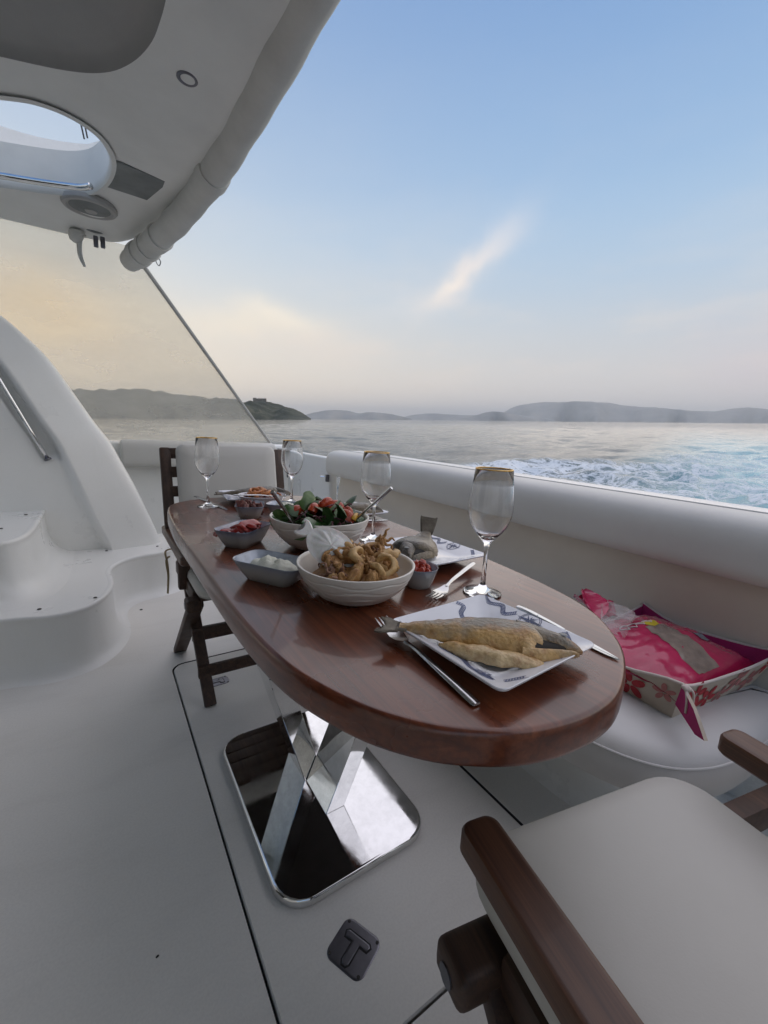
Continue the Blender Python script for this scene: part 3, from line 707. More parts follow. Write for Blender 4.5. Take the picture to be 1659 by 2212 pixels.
yp('stair_rail', tube(catmull(r0, 5, False), .013, 12), 'chrome', roof, smooth=180)
yp('aerial_wire', tube([aty(172, 255, 4.2), aty(182, 300, 4.2)], .006, 6), 'seam', roof)
yp('aerial_wire', tube([aty(180, 255, 4.2), aty(189, 298, 4.2)], .006, 6), 'seam', roof)
gp = pxs([(246, 348), (262, 352), (357, 391), (352, 404), (318, 432), (224, 401), (240, 375)], ZR - .006)
yp('patch_plate', prism(gp, [(-.002, ZR - .008), (0, ZR - .006), (0, ZR - .001)]), 'grey_plate', roof, smooth=30)
dl = at(405, 165, ZR)
dn = yp('downlight', lathe([(.030, -.001), (.030, -.007), (.026, -.010), (.020, -.008), (.018, -.002), (.0001, -.002)], 24, (dl[0], dl[1], ZR)), 'old_steel', roof)
yp('downlight_lens', lathe([(.0175, -.004), (.010, -.006), (.0001, -.0065)], 20, (dl[0], dl[1], ZR)), 'liner', dn)
sp = at(195, 459, ZR - .05); spz = zroof(sp[0], sp[1])
spk = yp('speaker', lathe([(.112, .01), (.112, -.008), (.106, -.016), (.094, -.018), (.088, -.012), (.084, -.010), (.060, -.016), (.030, -.019), (.0001, -.020)], 40, (sp[0], sp[1], spz)), 'grey_plastic', roof)
yp('speaker_grille', lathe([(.083, -.0115), (.06, -.0175), (.03, -.0205), (.0001, -.0215)], 36, (sp[0], sp[1], spz)), 'grey_plate', spk)
yp('tweeter', lathe([(.026, -.02), (.024, -.026), (.0001, -.029)], 20, (sp[0] + .004, sp[1], spz)), 'grey_plastic', spk)
# rolled canvas curtain along the after edge
cp = catmull([(.485, -1.3, 2.045), (.485, -.2, 2.045), (.485, .8, 2.04), (.480, 1.3, 2.03), (.470, 1.75, 2.015), (.434, 2.15, 1.99), (.373, 2.48, 1.955), (.297, 2.72, 1.915), (.231, 2.90, 1.885), (.203, 2.97, 1.87)], 7, False)
s_ = np.linspace(0, 1, len(cp)); rr = .057 + .0016 * np.sin(s_ * 40) + .0018 * np.sin(s_ * 97); rr[s_ > .9] *= 1 - .18 * ((s_[s_ > .9] - .9) / .1); rr[-1] *= .6; rr[-2] *= .88
cur = yp('rolled_curtain', tube(cp, rr, 22), 'canvas', smooth=70)
def band(i0, i1, dr, name, mat, taper=0.0):
    seg = cp[i0:i1 + 1]; r = rr[i0:i1 + 1] + dr
    yp(name, tube(seg, r, 22, True), mat, cur, smooth=50)
n_ = len(cp)
band(int(n_ * .50), int(n_ * .53), .006, 'curtain_cuff', 'canvas'); band(int(n_ * .73), int(n_ * .76), .008, 'curtain_cuff', 'canvas')
band(int(n_ * .785), int(n_ * .80), .007, 'curtain_strap', 'canvas'); band(int(n_ * .805), int(n_ * .83), -.004, 'curtain_strap', 'grey_plastic'); band(int(n_ * .84), int(n_ * .86), .007, 'curtain_strap', 'canvas')
wp = cp[int(n_ * .80)]
yp('split_ring', tube(catmull([wp + (.050, .01, -.025), wp + (.068, .02, -.04), wp + (.060, .025, -.062), wp + (.046, .02, -.045)], 5), .0025, 6), 'old_steel', cur)
# things hanging under the port corner of the hardtop
for nm, pts, rad, mt in (('hanging_strap', [(180, 492), (172, 520), (173, 550), (183, 576)], [.014, .012, .011, .006], 'canvas'), ('curtain_toggle', [(166, 500), (168, 512), (176, 520)], [.035, .04, .02], 'canvas')):
    pp = catmull([aty(a, b, 2.93) for a, b in pts], 4, False); yp(nm, tube(pp, np.interp(np.linspace(0, 1, len(pp)), np.linspace(0, 1, len(rad)), rad), 12), mt, roof, smooth=80)
for a, b in ((207, 522), (222, 524)): p = aty(a, b, 2.9); yp('curtain_clip', box(p, (.022, .018, .055), .006), 'old_steel', roof)
hp = catmull([aty(a, b, 2.9) for a, b in ((175, 478), (190, 493), (215, 500), (240, 496), (255, 480))], 5, False); yp('clip_bracket', tube(hp, .011, 8), 'grey_plate', roof, smooth=80)
# clear side curtain from the hardtop down to the coaming, and its hem
A, Bq, Cq, Dq = np.array([.215, 2.98, 1.96]), np.array([1.345, 3.86, .815]), np.array([-1.6, 3.86, .855]), np.array([-1.6, 3.005, 2.0])
nu, nv = 60, 40; G = np.zeros((nu, nv, 3))
for i in range(nu):
    for j in range(nv):
        u, v = i / (nu - 1), j / (nv - 1); t_ = Dq + (A - Dq) * u; b_ = Cq + (Bq - Cq) * u; p = t_ + (b_ - t_) * v
        wv = .012 * math.sin(9 * u + 5 * v) * math.sin(math.pi * v) + .008 * math.sin(23 * u - 7 * v) * math.sin(math.pi * v) * u
        G[i, j] = p + np.array([0, .78, .62]) * wv
F = [[i * nv + j, (i + 1) * nv + j, (i + 1) * nv + j + 1, i * nv + j + 1] for i in range(nu - 1) for j in range(nv - 1)]
scr = yp('clear_side_curtain', (G.reshape(-1, 3), F), 'clear_vinyl', smooth=180)
m_ = scr.modifiers.new('thick', 'SOLIDIFY'); m_.thickness = .0012
yp('curtain_hem', tube([A, A * .5 + Bq * .5, Bq], .012, 8), 'grey_plastic', scr)
# unseen saloon bulkhead, blocks bow light and is pale to return light; starboard coaming
yp('saloon_bulkhead', box((-1.55, .3, 1.0), (.08, 3.4, 2.0), .01), 'gelcoat')
yp('saloon_door', box((-1.50, .9, 1.0), (.04, 1.0, 1.85), .006), 'dark_glass')
yp('coaming', box((.0, -1.42, .42), (3.2, .20, .84), .03, 4), 'gelcoat')

# ================================================================== DINING TABLE
TZ = .74
tab_out = catmull([(.163, 1.30), (.163, .95), (.164, .70), (.168, .58), (.177, .490), (.194, .420), (.225, .347), (.265, .293), (.305, .260), (.35, .235), (.405, .220), (.465, .216), (.525, .226), (.601, .260), (.660, .304), (.720, .376), (.755, .470), (.780, .62), (.80, .85), (.803, 1.15), (.797, 1.42), (.775, 1.58), (.725, 1.685), (.64, 1.738), (.5, 1.752), (.36, 1.742), (.25, 1.695), (.185, 1.59)], 5)
tb = thing('dining_table', 'oval varnished mahogany table on a crossed mirror-steel pedestal', 'table', (.47, .985, 0))
obj('tabletop', prism(tab_out, [(-.02, .694), (-.006, .695), (-.001, .699), (0, .704), (0, .729), (-.0015, .7365), (-.004, .7392), (-.007, TZ)]), 'mahogany', tb, smooth=50)
plain('underside', (.012, .006, .004), .6, var=.2)  # shade below the tabletop put into a near-black colour
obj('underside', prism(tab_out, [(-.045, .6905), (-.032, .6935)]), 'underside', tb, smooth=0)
obj('base_plate', prism(rrect(.47, .985, .41, .595, .075), [(0, .0), (0, .012), (-.002, .017), (-.006, .020)]), 'chrome', tb, smooth=50)
for sgn, xt in ((1, .72), (-1, .24)):
    x0 = .447 if sgn > 0 else .47
    ya, yb_ = (.86, .990) if sgn > 0 else (.9925, 1.12)
    def ring(x, z): return np.array([(x, ya, z), (x, yb_, z), (x + .055, yb_, z), (x + .055, ya, z)])
    g = loft([ring(x0 if sgn > 0 else x0 - .027, .0195), ring(xt if sgn > 0 else xt - .0, .696)])
    o = obj('pedestal_leg', g, 'chrome', tb, smooth=0)
    mb = o.modifiers.new('bevel', 'BEVEL'); mb.width = .0015; mb.segments = 2

# ================================================================== CHAIRS
def folding_chair(name, label, loc, rot, rail=False, tie=False):
    blk = .105 if rail else .05
    """chair built at the origin: +x right, +y forward, back at -y"""
    t = thing(name, label, 'chair', (0, 0, 0), 'folding wooden chairs at the table')
    W = .245
    for s in (-1, 1):
        x = s * W
        obj('leg', bar((x - s * .058, .245, .0), (x - s * .035, -.205, .585), .024, .042, .006, (1, 0, 0)), 'teak_z', t)
        obj('leg', bar((x - s * .024, -.235, .0), (x - s * .024, .215, .40), .028, .052, .006, (1, 0, 0)), 'teak_z', t)
        obj('back_post', bar((x - s * .002, -.185, .545), (x - s * .002, -.265, .915), .026, .042, .008, (1, 0, 0)), 'teak_z', t)
        obj('seat_rail', bar((x - s * .03, -.19, .415), (x - s * .03, .20, .415), .03, .055, .008), 'teak', t)
        obj('arm_bracket', bar((x - s * .012, .06, .40), (x - s * .012, .05, .565), .03, .045, .012, (1, 0, 0)), 'teak_z', t)
        P = rrect(x, .0, .052, .51, .017, 0, 6)
        obj('armrest', prism(P, [(-.005, .552), (0, .557), (0, .579), (-.0025, .5835), (-.006, .585)]), 'teak_arm', t, smooth=32)
        obj('seat_end_block', box((x - s * .012, .225, .402), (blk, .062, .046), .014, 4), 'teak', t, smooth=60)
        obj('bolt', tube([(x + s * (blk / 2 - .0125), .225, .402), (x + s * (blk / 2 - .010), .225, .402)], .013, 14), 'old_steel', t)
    for k, (yy, zz) in enumerate(((-.19, .645), (-.21, .735), (-.228, .815), (-.246, .892))): obj('back_slat', box((0, yy - .012, zz), (2 * W - .02, .016, .045), .004), 'teak', t)
    obj('stretcher', bar((-W + .03, .175, .105), (W - .03, .175, .105), .02, .045, .004), 'teak', t)
    obj('stretcher', bar((-W + .062, -.135, .095), (W - .062, -.135, .095), .018, .035, .004), 'teak', t)
    obj('stretcher', bar((-W + .03, .075, .22), (W - .03, .075, .22), .02, .04, .004), 'teak', t)
    obj('seat_cushion', pad(0, .06, .450, .50, .07, [(.03, .432), (.008, .436), (0, .452), (.003, .470), (.014, .483), (.04, .491), (.09, .4945), (.16, .496)]), 'vinyl_white', t, smooth=70)
    for k in range(7): obj('seat_slat', box((0, -.15 + k * .062, .424), (2 * W - .07, .0575, .014), .002), 'teak', t)
    a = math.radians(12)
    g = pad(0, 0, .42, .40, .035, [(.016, 0), (.004, .006), (0, .02), (.004, .036), (.016, .045), (.06, .049), (.14, .0505)])
    M = np.eye(4); M[:3, :3] = np.array([[1, 0, 0], [0, -math.sin(a), math.cos(a)], [0, math.cos(a), math.sin(a)]]); M[:3, 3] = (0, -.195, .735)
    obj('back_cushion', xf(g, M), 'vinyl_white', t, smooth=70)
    if tie:
        for s in (-1, 1):
            x = s * W
            obj('cushion_tie', tube(catmull([(x, -.17, .50), (x + s * .022, -.185, .485), (x + s * .018, -.17, .44), (x + s * .015, -.18, .38), (x + s * .02, -.185, .30)], 5, False), .004, 6), 'cord', t, smooth=80)
            obj('cushion_tie', tube(catmull([(x + s * .01, -.16, .47), (x + s * .026, -.14, .46), (x + s * .022, -.13, .40), (x + s * .024, -.135, .35)], 5, False), .004, 6), 'cord', t, smooth=80)
    if rail:
        c_, s_r = math.cos(-rot), math.sin(-rot)
        def loc2(p): dx, dy = p[0] - loc[0], p[1] - loc[1]; return (c_ * dx - s_r * dy, s_r * dx + c_ * dy, p[2])
        obj('cross_rail', bar(loc2((.70, .205, .40)), loc2((1.2, .10, .40)), .035, .055, .008), 'teak', t)
    t.location = loc; t.rotation_euler = (0, 0, rot); return t
folding_chair('folding_chair', 'wooden folding chair with white back cushion at the far end of the table', (.475, 1.745, 0), math.pi, tie=True)
folding_chair('folding_chair', 'wooden folding armchair with pale seat cushion at the near end of the table', (.543, -.008, 0), math.radians(-11.5), rail=True)

# ================================================================== TABLEWARE
def wine_glass(x, y, label, s=1.0):
    t = thing('wine_glass', label, 'wine glass', (x, y, TZ), 'gold-rimmed wine glasses on the table')
    out = [(.0001, .0015), (.034, .0015), (.0355, .0025), (.034, .0042), (.020, .0075), (.009, .012), (.0048, .020), (.0040, .040), (.0038, .070), (.0042, .088), (.0065, .097), (.013, .105), (.024, .117), (.033, .131), (.0385, .147), (.0402, .160), (.0392, .178), (.0362, .204), (.0330, .2318), (.0326, .2325)]
    inn = [(.0318, .2318), (.0350, .204), (.0380, .178), (.0390, .160), (.0373, .147), (.0318, .132), (.0228, .1185), (.012, .1085), (.004, .1065), (.0001, .1062)]
    k = 1.03 * s
    obj('bowl_and_stem', lathe([(r * k, z * k) for r, z in out + inn], 48, (x, y, TZ)), 'wine_glass', t, smooth=180)
    obj('gold_rim', lathe([(.0333 * k, .2308 * k), (.0331 * k, .2328 * k), (.0323 * k, .2332 * k), (.0316 * k, .2326 * k), (.0318 * k, .2308 * k)], 48, (x, y, TZ), closed=True), 'gold', t, smooth=180)
for p, lb in (((1041, 1281), 'nearest wine glass with gold rim, beside the near square plate'), ((805, 1167), 'gold-rimmed wine glass just behind the salad bowl, before the sea'),
              ((630, 1087), 'gold-rimmed wine glass at the far right of the table, by the transom gate'), ((450, 1095), 'gold-rimmed wine glass at the far left corner of the table')):
    q = at(*p, TZ); wine_glass(q[0], q[1], lb)

def ribbon(path, w, z):
    path = np.asarray(path, float); T = np.gradient(path, axis=0); T /= np.linalg.norm(T, axis=1)[:, None] + 1e-9; n = np.stack([-T[:, 1], T[:, 0]], 1)
    a = path + n * w / 2; b = path - n * w / 2; k = len(path)
    V = np.vstack([np.column_stack([a, z(a) if callable(z) else np.full(k, z)]), np.column_stack([b, z(b) if callable(z) else np.full(k, z)])])
    return V, [[i, i + 1, k + i + 1, k + i] for i in range(k - 1)]
def square_plate(c, rot, size, label, prints=True):
    t = thing('square_plate', label, 'plate', (c[0], c[1], TZ), 'square white nautical plates')
    a = size / 2
    def rg(w, r, z): return np.column_stack([rrect(0, 0, 2 * w, 2 * w, r, 0, 5), np.full(24, z)])
    co, si = math.cos(rot), math.sin(rot); M = np.array([[co, -si, 0, c[0]], [si, co, 0, c[1]], [0, 0, 1, TZ], [0, 0, 0, 1]])
    zin, zrim, wi = .011, .0265, .60
    body = loft([rg(a * .52, .02, .0), rg(a * .56, .02, .002), rg(a * .99, .012, zrim - .004), rg(a, .013, zrim - .001), rg(a * .992, .012, zrim), rg(a * (wi + .03), .02, zin + .0015), rg(a * wi, .02, zin), rg(a * .3, .015, zin - .0005)])
    obj('plate_body', xf(body, M), 'plate_white', t, smooth=30)
    def zf(P):
        m = np.max(np.abs(P), axis=1) / a; return zin + (zrim - zin) * np.clip((m - wi) / (1 - wi), 0, 1) + .0008
    def rope(pts):
        p = catmull(pts, 10, False) * a; T = np.gradient(p, axis=0); T /= np.linalg.norm(T, axis=1)[:, None]; n = np.stack([-T[:, 1], T[:, 0]], 1)
        gs = [ribbon(p + n * .0032, .0011, zf), ribbon(p - n * .0032, .0011, zf)]
        d = np.concatenate([[0], np.cumsum(np.linalg.norm(np.diff(p, axis=0), axis=1))])
        for s in np.arange(.002, d[-1] - .002, .0034):
            q = np.array([np.interp(s, d, p[:, i]) for i in (0, 1)]); i = int(np.searchsorted(d, s)) - 1; tt, nn_ = T[i], n[i]
            gs.append(ribbon([q - nn_ * .0032 - tt * .0016, q, q + nn_ * .0032 + tt * .0016], .0017, zf))
        g = join(*gs); obj('rope_print', xf(g, M), 'rope_print', t, smooth=0)
    def rose(cx, cy, r):
        c0 = np.array([cx, cy]) * a; gs = []
        for rr_ in (r, r * .86): an = np.linspace(0, 2 * math.pi, 25); gs.append(ribbon(c0 + rr_ * np.column_stack([np.cos(an), np.sin(an)]), r * .06, zf))
        V, F = [], []
        for k in range(8):
            L_ = r * (1.35 if k % 2 == 0 else .8); an = k * math.pi / 4; d_ = np.array([math.cos(an), math.sin(an)]); n_2 = np.array([-d_[1], d_[0]])
            P_ = np.array([c0, c0 + d_ * r * .3 + n_2 * r * .14, c0 + d_ * L_, c0 + d_ * r * .3 - n_2 * r * .14]); b0 = len(V); V += list(np.column_stack([P_, zf(P_) + .0004])); F.append([b0, b0 + 1, b0 + 2]); F.append([b0, b0 + 2, b0 + 3]) if k % 2 == 0 else None
        gs.append((np.array(V), F)); obj('compass_print', xf(join(*gs), M), 'blue_print', t, smooth=0)
    if prints:
        rope([(.34, .97), (.40, .86), (.24, .76), (.16, .62), (.02, .56)]); rope([(.98, .93), (.88, .74), (.93, .52), (.80, .38), (.92, .22)])
        rope([(-.66, .30), (-.82, .08), (-.76, -.20), (-.88, -.48), (-.78, -.78), (-.50, -.96)]); rope([(.95, -.55), (.80, -.72), (.60, -.80), (.36, -.76), (.20, -.93)])
        rose(-.86, .74, .0150); rose(.87, -.04, .0170); rose(-.80, -.62, .0125)
    return t, M
# corners of the near plate measured on the table: centre, turn
square_plate((.447, .377), math.radians(3), .205, 'near square white plate with blue ropes, a fried fish on it')
square_plate((.632, .757), math.radians(2), .215, 'square white plate with blue ropes right of the calamari bowl')
square_plate((.482, 1.635), math.radians(-4), .215, 'square white plate at the far end of the table under a fish')
square_plate((.700, 1.255), math.radians(4), .205, 'square white plate half hidden behind the salad bowl')

# ---- cutlery
def cutlery_frame(p, q): d = np.asarray(q, float) - np.asarray(p, float); return frame_of(d), np.linalg.norm(d)
def fork(tip, end, label, lift=.0):
    tip = np.array(tip, float); end = np.array(end, float); R, L_ = cutlery_frame(tip, end)
    t = thing('fork', label, 'fork', (end[0], end[1], end[2]), 'steel forks by the plates')
    def put(g): return (np.asarray(g[0]) @ R.T + tip, g[1])
    hs = [(.070, .0045, .0015, .0), (.085, .0030, .0022, .001), (.10, .0036, .0024, .002), (L_ * .75, .0052, .0026, .001), (L_ - .004, .0064, .0026, .0), (L_, .0056, .002, .0)]
    obj('handle', put(loft([np.array([(x, -w, z), (x, -w * .6, z + th), (x, w * .6, z + th), (x, w, z), (x, w * .6, z - th * .5), (x, -w * .6, z - th * .5)]) for x, w, th, z in hs])), 'brushed_steel', t, smooth=50)
    hd = [(.036, .0125, .0012, -.001), (.048, .0128, .0013, -.003), (.060, .0095, .0015, -.003), (.072, .0042, .0016, .0005)]
    obj('head', put(loft([np.array([(x, -w, z + .002), (x, 0, z), (x, w, z + .002), (x, w, z + .002 - th), (x, 0, z - th), (x, -w, z + .002 - th)]) for x, w, th, z in hd])), 'brushed_steel', t, smooth=60)
    for k in range(4):
        y = (k - 1.5) * .0066
        obj('tine', put(loft([np.array([(x, y - w, z), (x, y + w, z), (x, y + w, z + th), (x, y - w, z + th)]) for x, w, th, z in ((0, .0006, .0008, .004), (.012, .0014, .0012, .0012), (.025, .0017, .0012, -.0012), (.038, .0019, .0012, -.0015))])), 'brushed_steel', t, smooth=40)
def knife(tip, end, label):
    tip = np.array(tip, float); end = np.array(end, float); R, L_ = cutlery_frame(tip, end)
    t = thing('table_knife', label, 'knife', tuple(end), 'steel knives by the plates')
    def put(g): return (np.asarray(g[0]) @ R.T + tip, g[1])
    P = [(0, 0), (.010, .0048), (.03, .0078), (L_ * .46, .0092), (L_ * .5, .0055), (L_ * .5, -.0045), (L_ * .3, -.0065), (.02, -.004)]
    obj('blade', put(prism(catmull(P, 3), [(-.0004, 0), (0, .0006), (-.0004, .0014)])), 'brushed_steel', t, smooth=30)
    hs = [(L_ * .49, .0048, .002), (L_ * .55, .0052, .003), (L_ * .8, .0068, .0035), (L_ - .004, .0078, .0035), (L_, .007, .003)]
    obj('handle', put(loft([np.array([(x, -w, .001), (x, -w * .6, .001 + th), (x, w * .6, .001 + th), (x, w, .001), (x, w * .6, 0), (x, -w * .6, 0)]) for x, w, th in hs])), 'brushed_steel', t, smooth=50)
z0 = TZ + .004
fork(at(822, 1338, TZ + .012), at(1030, 1522, TZ + .003), 'steel fork lying along the near square plate')
fork(at(930, 1296, TZ + .006), at(1022, 1216, TZ + .020), 'steel fork with its handle under the second square plate')
knife(at(1338, 1426, TZ + .0015), at(1120, 1312, TZ + .0015), 'steel knife with its tip sticking out from under the near plate')
knife(at(492, 1101, TZ + .0015), at(422, 1073, TZ + .0015), 'steel knife at the far left corner of the table')
knife(at(838, 1123, TZ + .0015), at(772, 1126, TZ + .0015), 'steel knife behind the salad bowl by the half-hidden plate')

# ---- bowls with incised wavy lines
def wavy_bowl(name, c, rx, ry, h, rot, label):
    t = thing(name, label, 'bowl', (c[0], c[1], TZ), 'white bowls with incised wavy lines')
    out = [(.0001, .004), (.36, .003), (.42, .0), (.45, .002), (.54, .06 * h / .08), (.66, .16), (.80, .36), (.90, .58), (.965, .82), (.985, .95), (.99, 1.0), (.975, 1.012), (.95, 1.0), (.92, .85), (.85, .62), (.72, .36), (.55, .18), (.3, .11), (.0001, .10)]
    pr = []
    for i, (r, z) in enumerate(out): pr.append((r, z * h if (z > .02) else z))
    dense = []
    for i in range(len(pr) - 1):
        n = 10 if 4 <= i <= 9 else 2
        for q in range(n): dense.append((pr[i][0] + (pr[i + 1][0] - pr[i][0]) * q / n, pr[i][1] + (pr[i + 1][1] - pr[i][1]) * q / n))
    dense.append(pr[-1]); nout = sum(10 if 4 <= i <= 9 else 2 for i in range(10))
    seg = 144; g = lathe(dense, seg); V = g[0]; a = np.arctan2(V[:, 1], V[:, 0]); rad = np.hypot(V[:, 0], V[:, 1]); zz = V[:, 2] / h
    isout = np.arange(len(V)) < (nout * seg)
    gro = np.zeros(len(V))
    for k, (z_, am, fr, ph) in enumerate(((.80, .035, 7, 0), (.60, .05, 6, 1.4), (.38, .04, 7, 2.6), (.20, .02, 6, .5))):
        gro += np.exp(-((zz - z_ - am * np.sin(fr * a + ph)) / .018) ** 2)
    V[:, :2] *= (1 - .016 * gro * isout)[:, None]
    V[:, 0] *= rx; V[:, 1] *= ry; co, si = math.cos(rot), math.sin(rot)
    V2 = V.copy(); V2[:, 0] = V[:, 0] * co - V[:, 1] * si + c[0]; V2[:, 1] = V[:, 0] * si + V[:, 1] * co + c[1]; V2[:, 2] += TZ
    obj('bowl_body', (V2, g[1]), 'porcelain', t, smooth=80); return t
SB = (.452, .952); SR, SH = .124, .080
CB = (.374, .634); CR, CH = .106, .064
wavy_bowl('salad_bowl', SB, SR, SR, SH, 0, 'large white wavy-lined bowl filled with green salad')
wavy_bowl('calamari_bowl', CB, CR, CR * 1.03, CH, 0, 'white wavy-lined bowl filled with fried calamari')

# ---- salad
def leaf_geo(L_, W_, curl, seed):
    r = np.random.default_rng(seed); n, m = 8, 5; V = []
    for i in range(n):
        t = i / (n - 1); w = W_ * math.sin(math.pi * min(1, t * .92 + .06)) ** .7 * (1 + .18 * math.sin(9 * t + seed))
        for j in range(m):
            s = j / (m - 1) * 2 - 1; V.append((t * L_, s * w, curl * L_ * math.sin(t * 2.2) - .25 * w * s * s + .1 * w * math.sin(6 * t + 3 * s + seed) + r.normal() * .0006))
    F = [[i * m + j, i * m + j + 1, (i + 1) * m + j + 1, (i + 1) * m + j] for i in range(n - 1) for j in range(m - 1)]
    return np.array(V), F
def wedge_geo(R_, th):
    a = np.linspace(-.15, math.pi + .15, 14); rings = []
    for y, s in ((-th, .72), (-th * .6, .93), (0, 1.0), (th * .6, .93), (th, .72)):
        rings.append(np.vstack([np.column_stack([R_ * s * np.cos(a), np.full(14, y), R_ * s * np.sin(a)]), [(0, y, R_ * .02)]]))
    return loft(rings)
def mat4(p, e, s=1.0):
    from mathutils import Euler
    return Matrix.Translation(Vector(tuple(p))) @ Euler(e).to_matrix().to_4x4() @ Matrix.Scale(s, 4)
def pile_pos(c, R_, z0, hump, u=None, ang=None):
    rr_ = R_ * math.sqrt(random.random()) if u is None else R_ * u; a = random.uniform(0, 6.28) if ang is None else ang
    return np.array([c[0] + rr_ * math.cos(a), c[1] + rr_ * math.sin(a), z0 + hump * (1 - (rr_ / R_) ** 2)])
sal = thing('green_salad', 'heap of green leaves and tomato wedges in the large bowl', 'salad', (SB[0], SB[1], TZ + .03))
so = ORG[sal.name]
def dome_geo(c, R_, zb, zt, n=22, m=10, nz=.15, sc=60, seed=3):
    V = [];
    for i in range(m + 1):
        t = i / m; r_ = R_ * math.sin(t * math.pi / 2)
        for j in range(n): a = 2 * math.pi * j / n; V.append((c[0] + r_ * math.cos(a), c[1] + r_ * math.sin(a), zb + (zt - zb) * math.cos(t * math.pi / 2)))
    V = np.array(V); V[:, 2] += (zt - zb) * nz * vnoise(V, sc, seed)
    F = [[i * n + j, i * n + (j + 1) % n, (i + 1) * n + (j + 1) % n, (i + 1) * n + j] for i in range(m) for j in range(n)]
    return V, F
obj('salad_bed', dome_geo(SB, .098, TZ + .034, TZ + .078, seed=5), 'red_cabbage', sal, smooth=60)
leafm = [mesh_of('leaf', leaf_geo(L_, W_, cu, k), 'leaf_green' if k % 3 else 'leaf_light', 180) for k, (L_, W_, cu) in enumerate(((.055, .020, .2), (.048, .022, .1), (.06, .018, .3), (.042, .020, -.1), (.05, .024, .15)))]
for k in range(64):
    p = pile_pos(SB, .092, TZ + .064, .018) - so
    inst('leaf', leafm[k % 5], sal, mat4(p, (random.uniform(-.9, .9), random.uniform(-.9, .5), random.uniform(0, 6.28)), random.uniform(.75, 1.15)))
for (dx, dy, dz, e) in ((-.050, -.030, .088, (.9, .3, 2.2)), (-.035, .01, .104, (.6, -.7, 1.0)), (.02, -.04, .098, (1.2, .2, .4)), (-.07, -.01, .085, (1.0, -.2, 2.6)), (.04, -.02, .100, (1.1, .3, 1.2)), (-.01, -.062, .082, (1.0, .1, 2.9))):
    inst('leaf', leafm[(int(abs(dx) * 1000)) % 5], sal, mat4((dx, dy, dz - .042), e, 1.05))
tw = mesh_of('tomato_wedge', wedge_geo(.026, .011), 'tomato', 60)
for (dx, dy, dz, e) in ((-.028, -.012, .100, (.4, .5, 1.2)), (.018, .008, .112, (.5, -.4, .3)), (.060, -.018, .090, (.3, .3, 2.3)), (.046, -.038, .084, (.2, -.2, 2.5)), (.0, .03, .105, (1.2, .3, 2)), (-.05, .03, .09, (.4, .8, .4)), (.03, .05, .09, (.7, .3, 1.4)), (.035, -.01, .102, (.6, .2, 2.9))):
    inst('tomato_wedge', tw, sal, mat4((dx, dy, dz - .039), e, random.uniform(.8, 1.05)))
def strip_geo(seed, L_=.05, r_=.0016):
    r = np.random.default_rng(seed); p = np.cumsum(np.vstack([[0, 0, 0], r.normal(size=(5, 3)) * .006 + (L_ / 5, 0, 0)]), 0); return tube(catmull(p, 4, False), r_, 5)
cabm = [mesh_of('cabbage_strip', strip_geo(k, .05, .0018), 'red_cabbage', 180) for k in range(3)]; onm = [mesh_of('onion_strip', strip_geo(k + 9, .045, .0015), 'onion', 180) for k in range(3)]
for k in range(44):
    p = pile_pos(SB, .085, TZ + .074, .020) - so
    inst('cabbage_strip' if k % 3 else 'onion_strip', (cabm if k % 3 else onm)[k % 2], sal, mat4(p, (random.uniform(-.5, .5), random.uniform(-.5, .5), random.uniform(0, 6.28)), random.uniform(.7, 1.1)))
yw = mesh_of('pepper_piece', wedge_geo(.016, .006), 'yellow_pepper', 60)
for (dx, dy) in ((.075, -.04), (.066, -.052)): inst('pepper_piece', yw, sal, mat4((dx, dy, .045), (.5, .4, 1.0)))
def server(p_in, p_out, label):
    t = thing('salad_server', label, 'server', tuple(p_in), 'salad servers in the large bowl')
    p0 = np.array(p_in, float); p1 = np.array(p_out, float); d = p1 - p0
    obj('handle', tube([p0, p0 + d * .4, p0 + d * .97, p1], [.0032, .0038, .0046, .0040], 10), 'brushed_steel', t, smooth=60)
    R = frame_of(-d); g = prism(catmull([(0, -.004), (.02, -.018), (.05, -.02), (.065, 0), (.05, .02), (.02, .018), (0, .004)], 4), [(-.001, -.001), (0, 0), (-.001, .001)])
    obj('spoon', (np.asarray(g[0]) @ R.T + p0, g[1]), 'brushed_steel', t, smooth=40)
server((SB[0] - .075, SB[1] - .035, TZ + .062), tuple(at(588, 1062, .902) ), 'steel salad server handle leaning out of the left of the salad bowl')
server((SB[0] + .072, SB[1] - .04, TZ + .066), tuple(at(846, 1054, .905)), 'steel salad server handle leaning out of the right of the salad bowl')

# ---- fried calamari
cal = thing('fried_calamari', 'heap of golden fried squid rings and tentacles in the near bowl', 'calamari', (CB[0], CB[1], TZ + .02))
co_ = ORG[cal.name]
obj('crumb_bed', dome_geo(CB, .082, TZ + .026, TZ + .058, seed=8, nz=.2), 'fried', cal, smooth=60)
def ring_geo(R_, r_, seed):
    a = np.linspace(0, 2 * math.pi, 28, endpoint=False); r = np.random.default_rng(seed); e = r.uniform(.7, 1.0)
    path = np.column_stack([R_ * np.cos(a), R_ * e * np.sin(a), .25 * R_ * np.sin(2 * a + seed)])
    rings = []
    for i in range(28):
        d = path[i] / np.linalg.norm(path[i]); b = np.linspace(0, 2 * math.pi, 10, endpoint=False)
        rings.append(path[i] + r_ * (np.cos(b)[:, None] * d + 1.6 * np.sin(b)[:, None] * np.array([0, 0, 1])))
    rings.append(rings[0].copy()); V, F = loft(rings, True, False); V = V * (1 + .0); V += (.0024 * vnoise(V, 190, seed) + .0012 * vnoise(V, 520, seed + 2))[:, None] * (V / (np.linalg.norm(V, axis=1)[:, None] + 1e-9)); return V, F
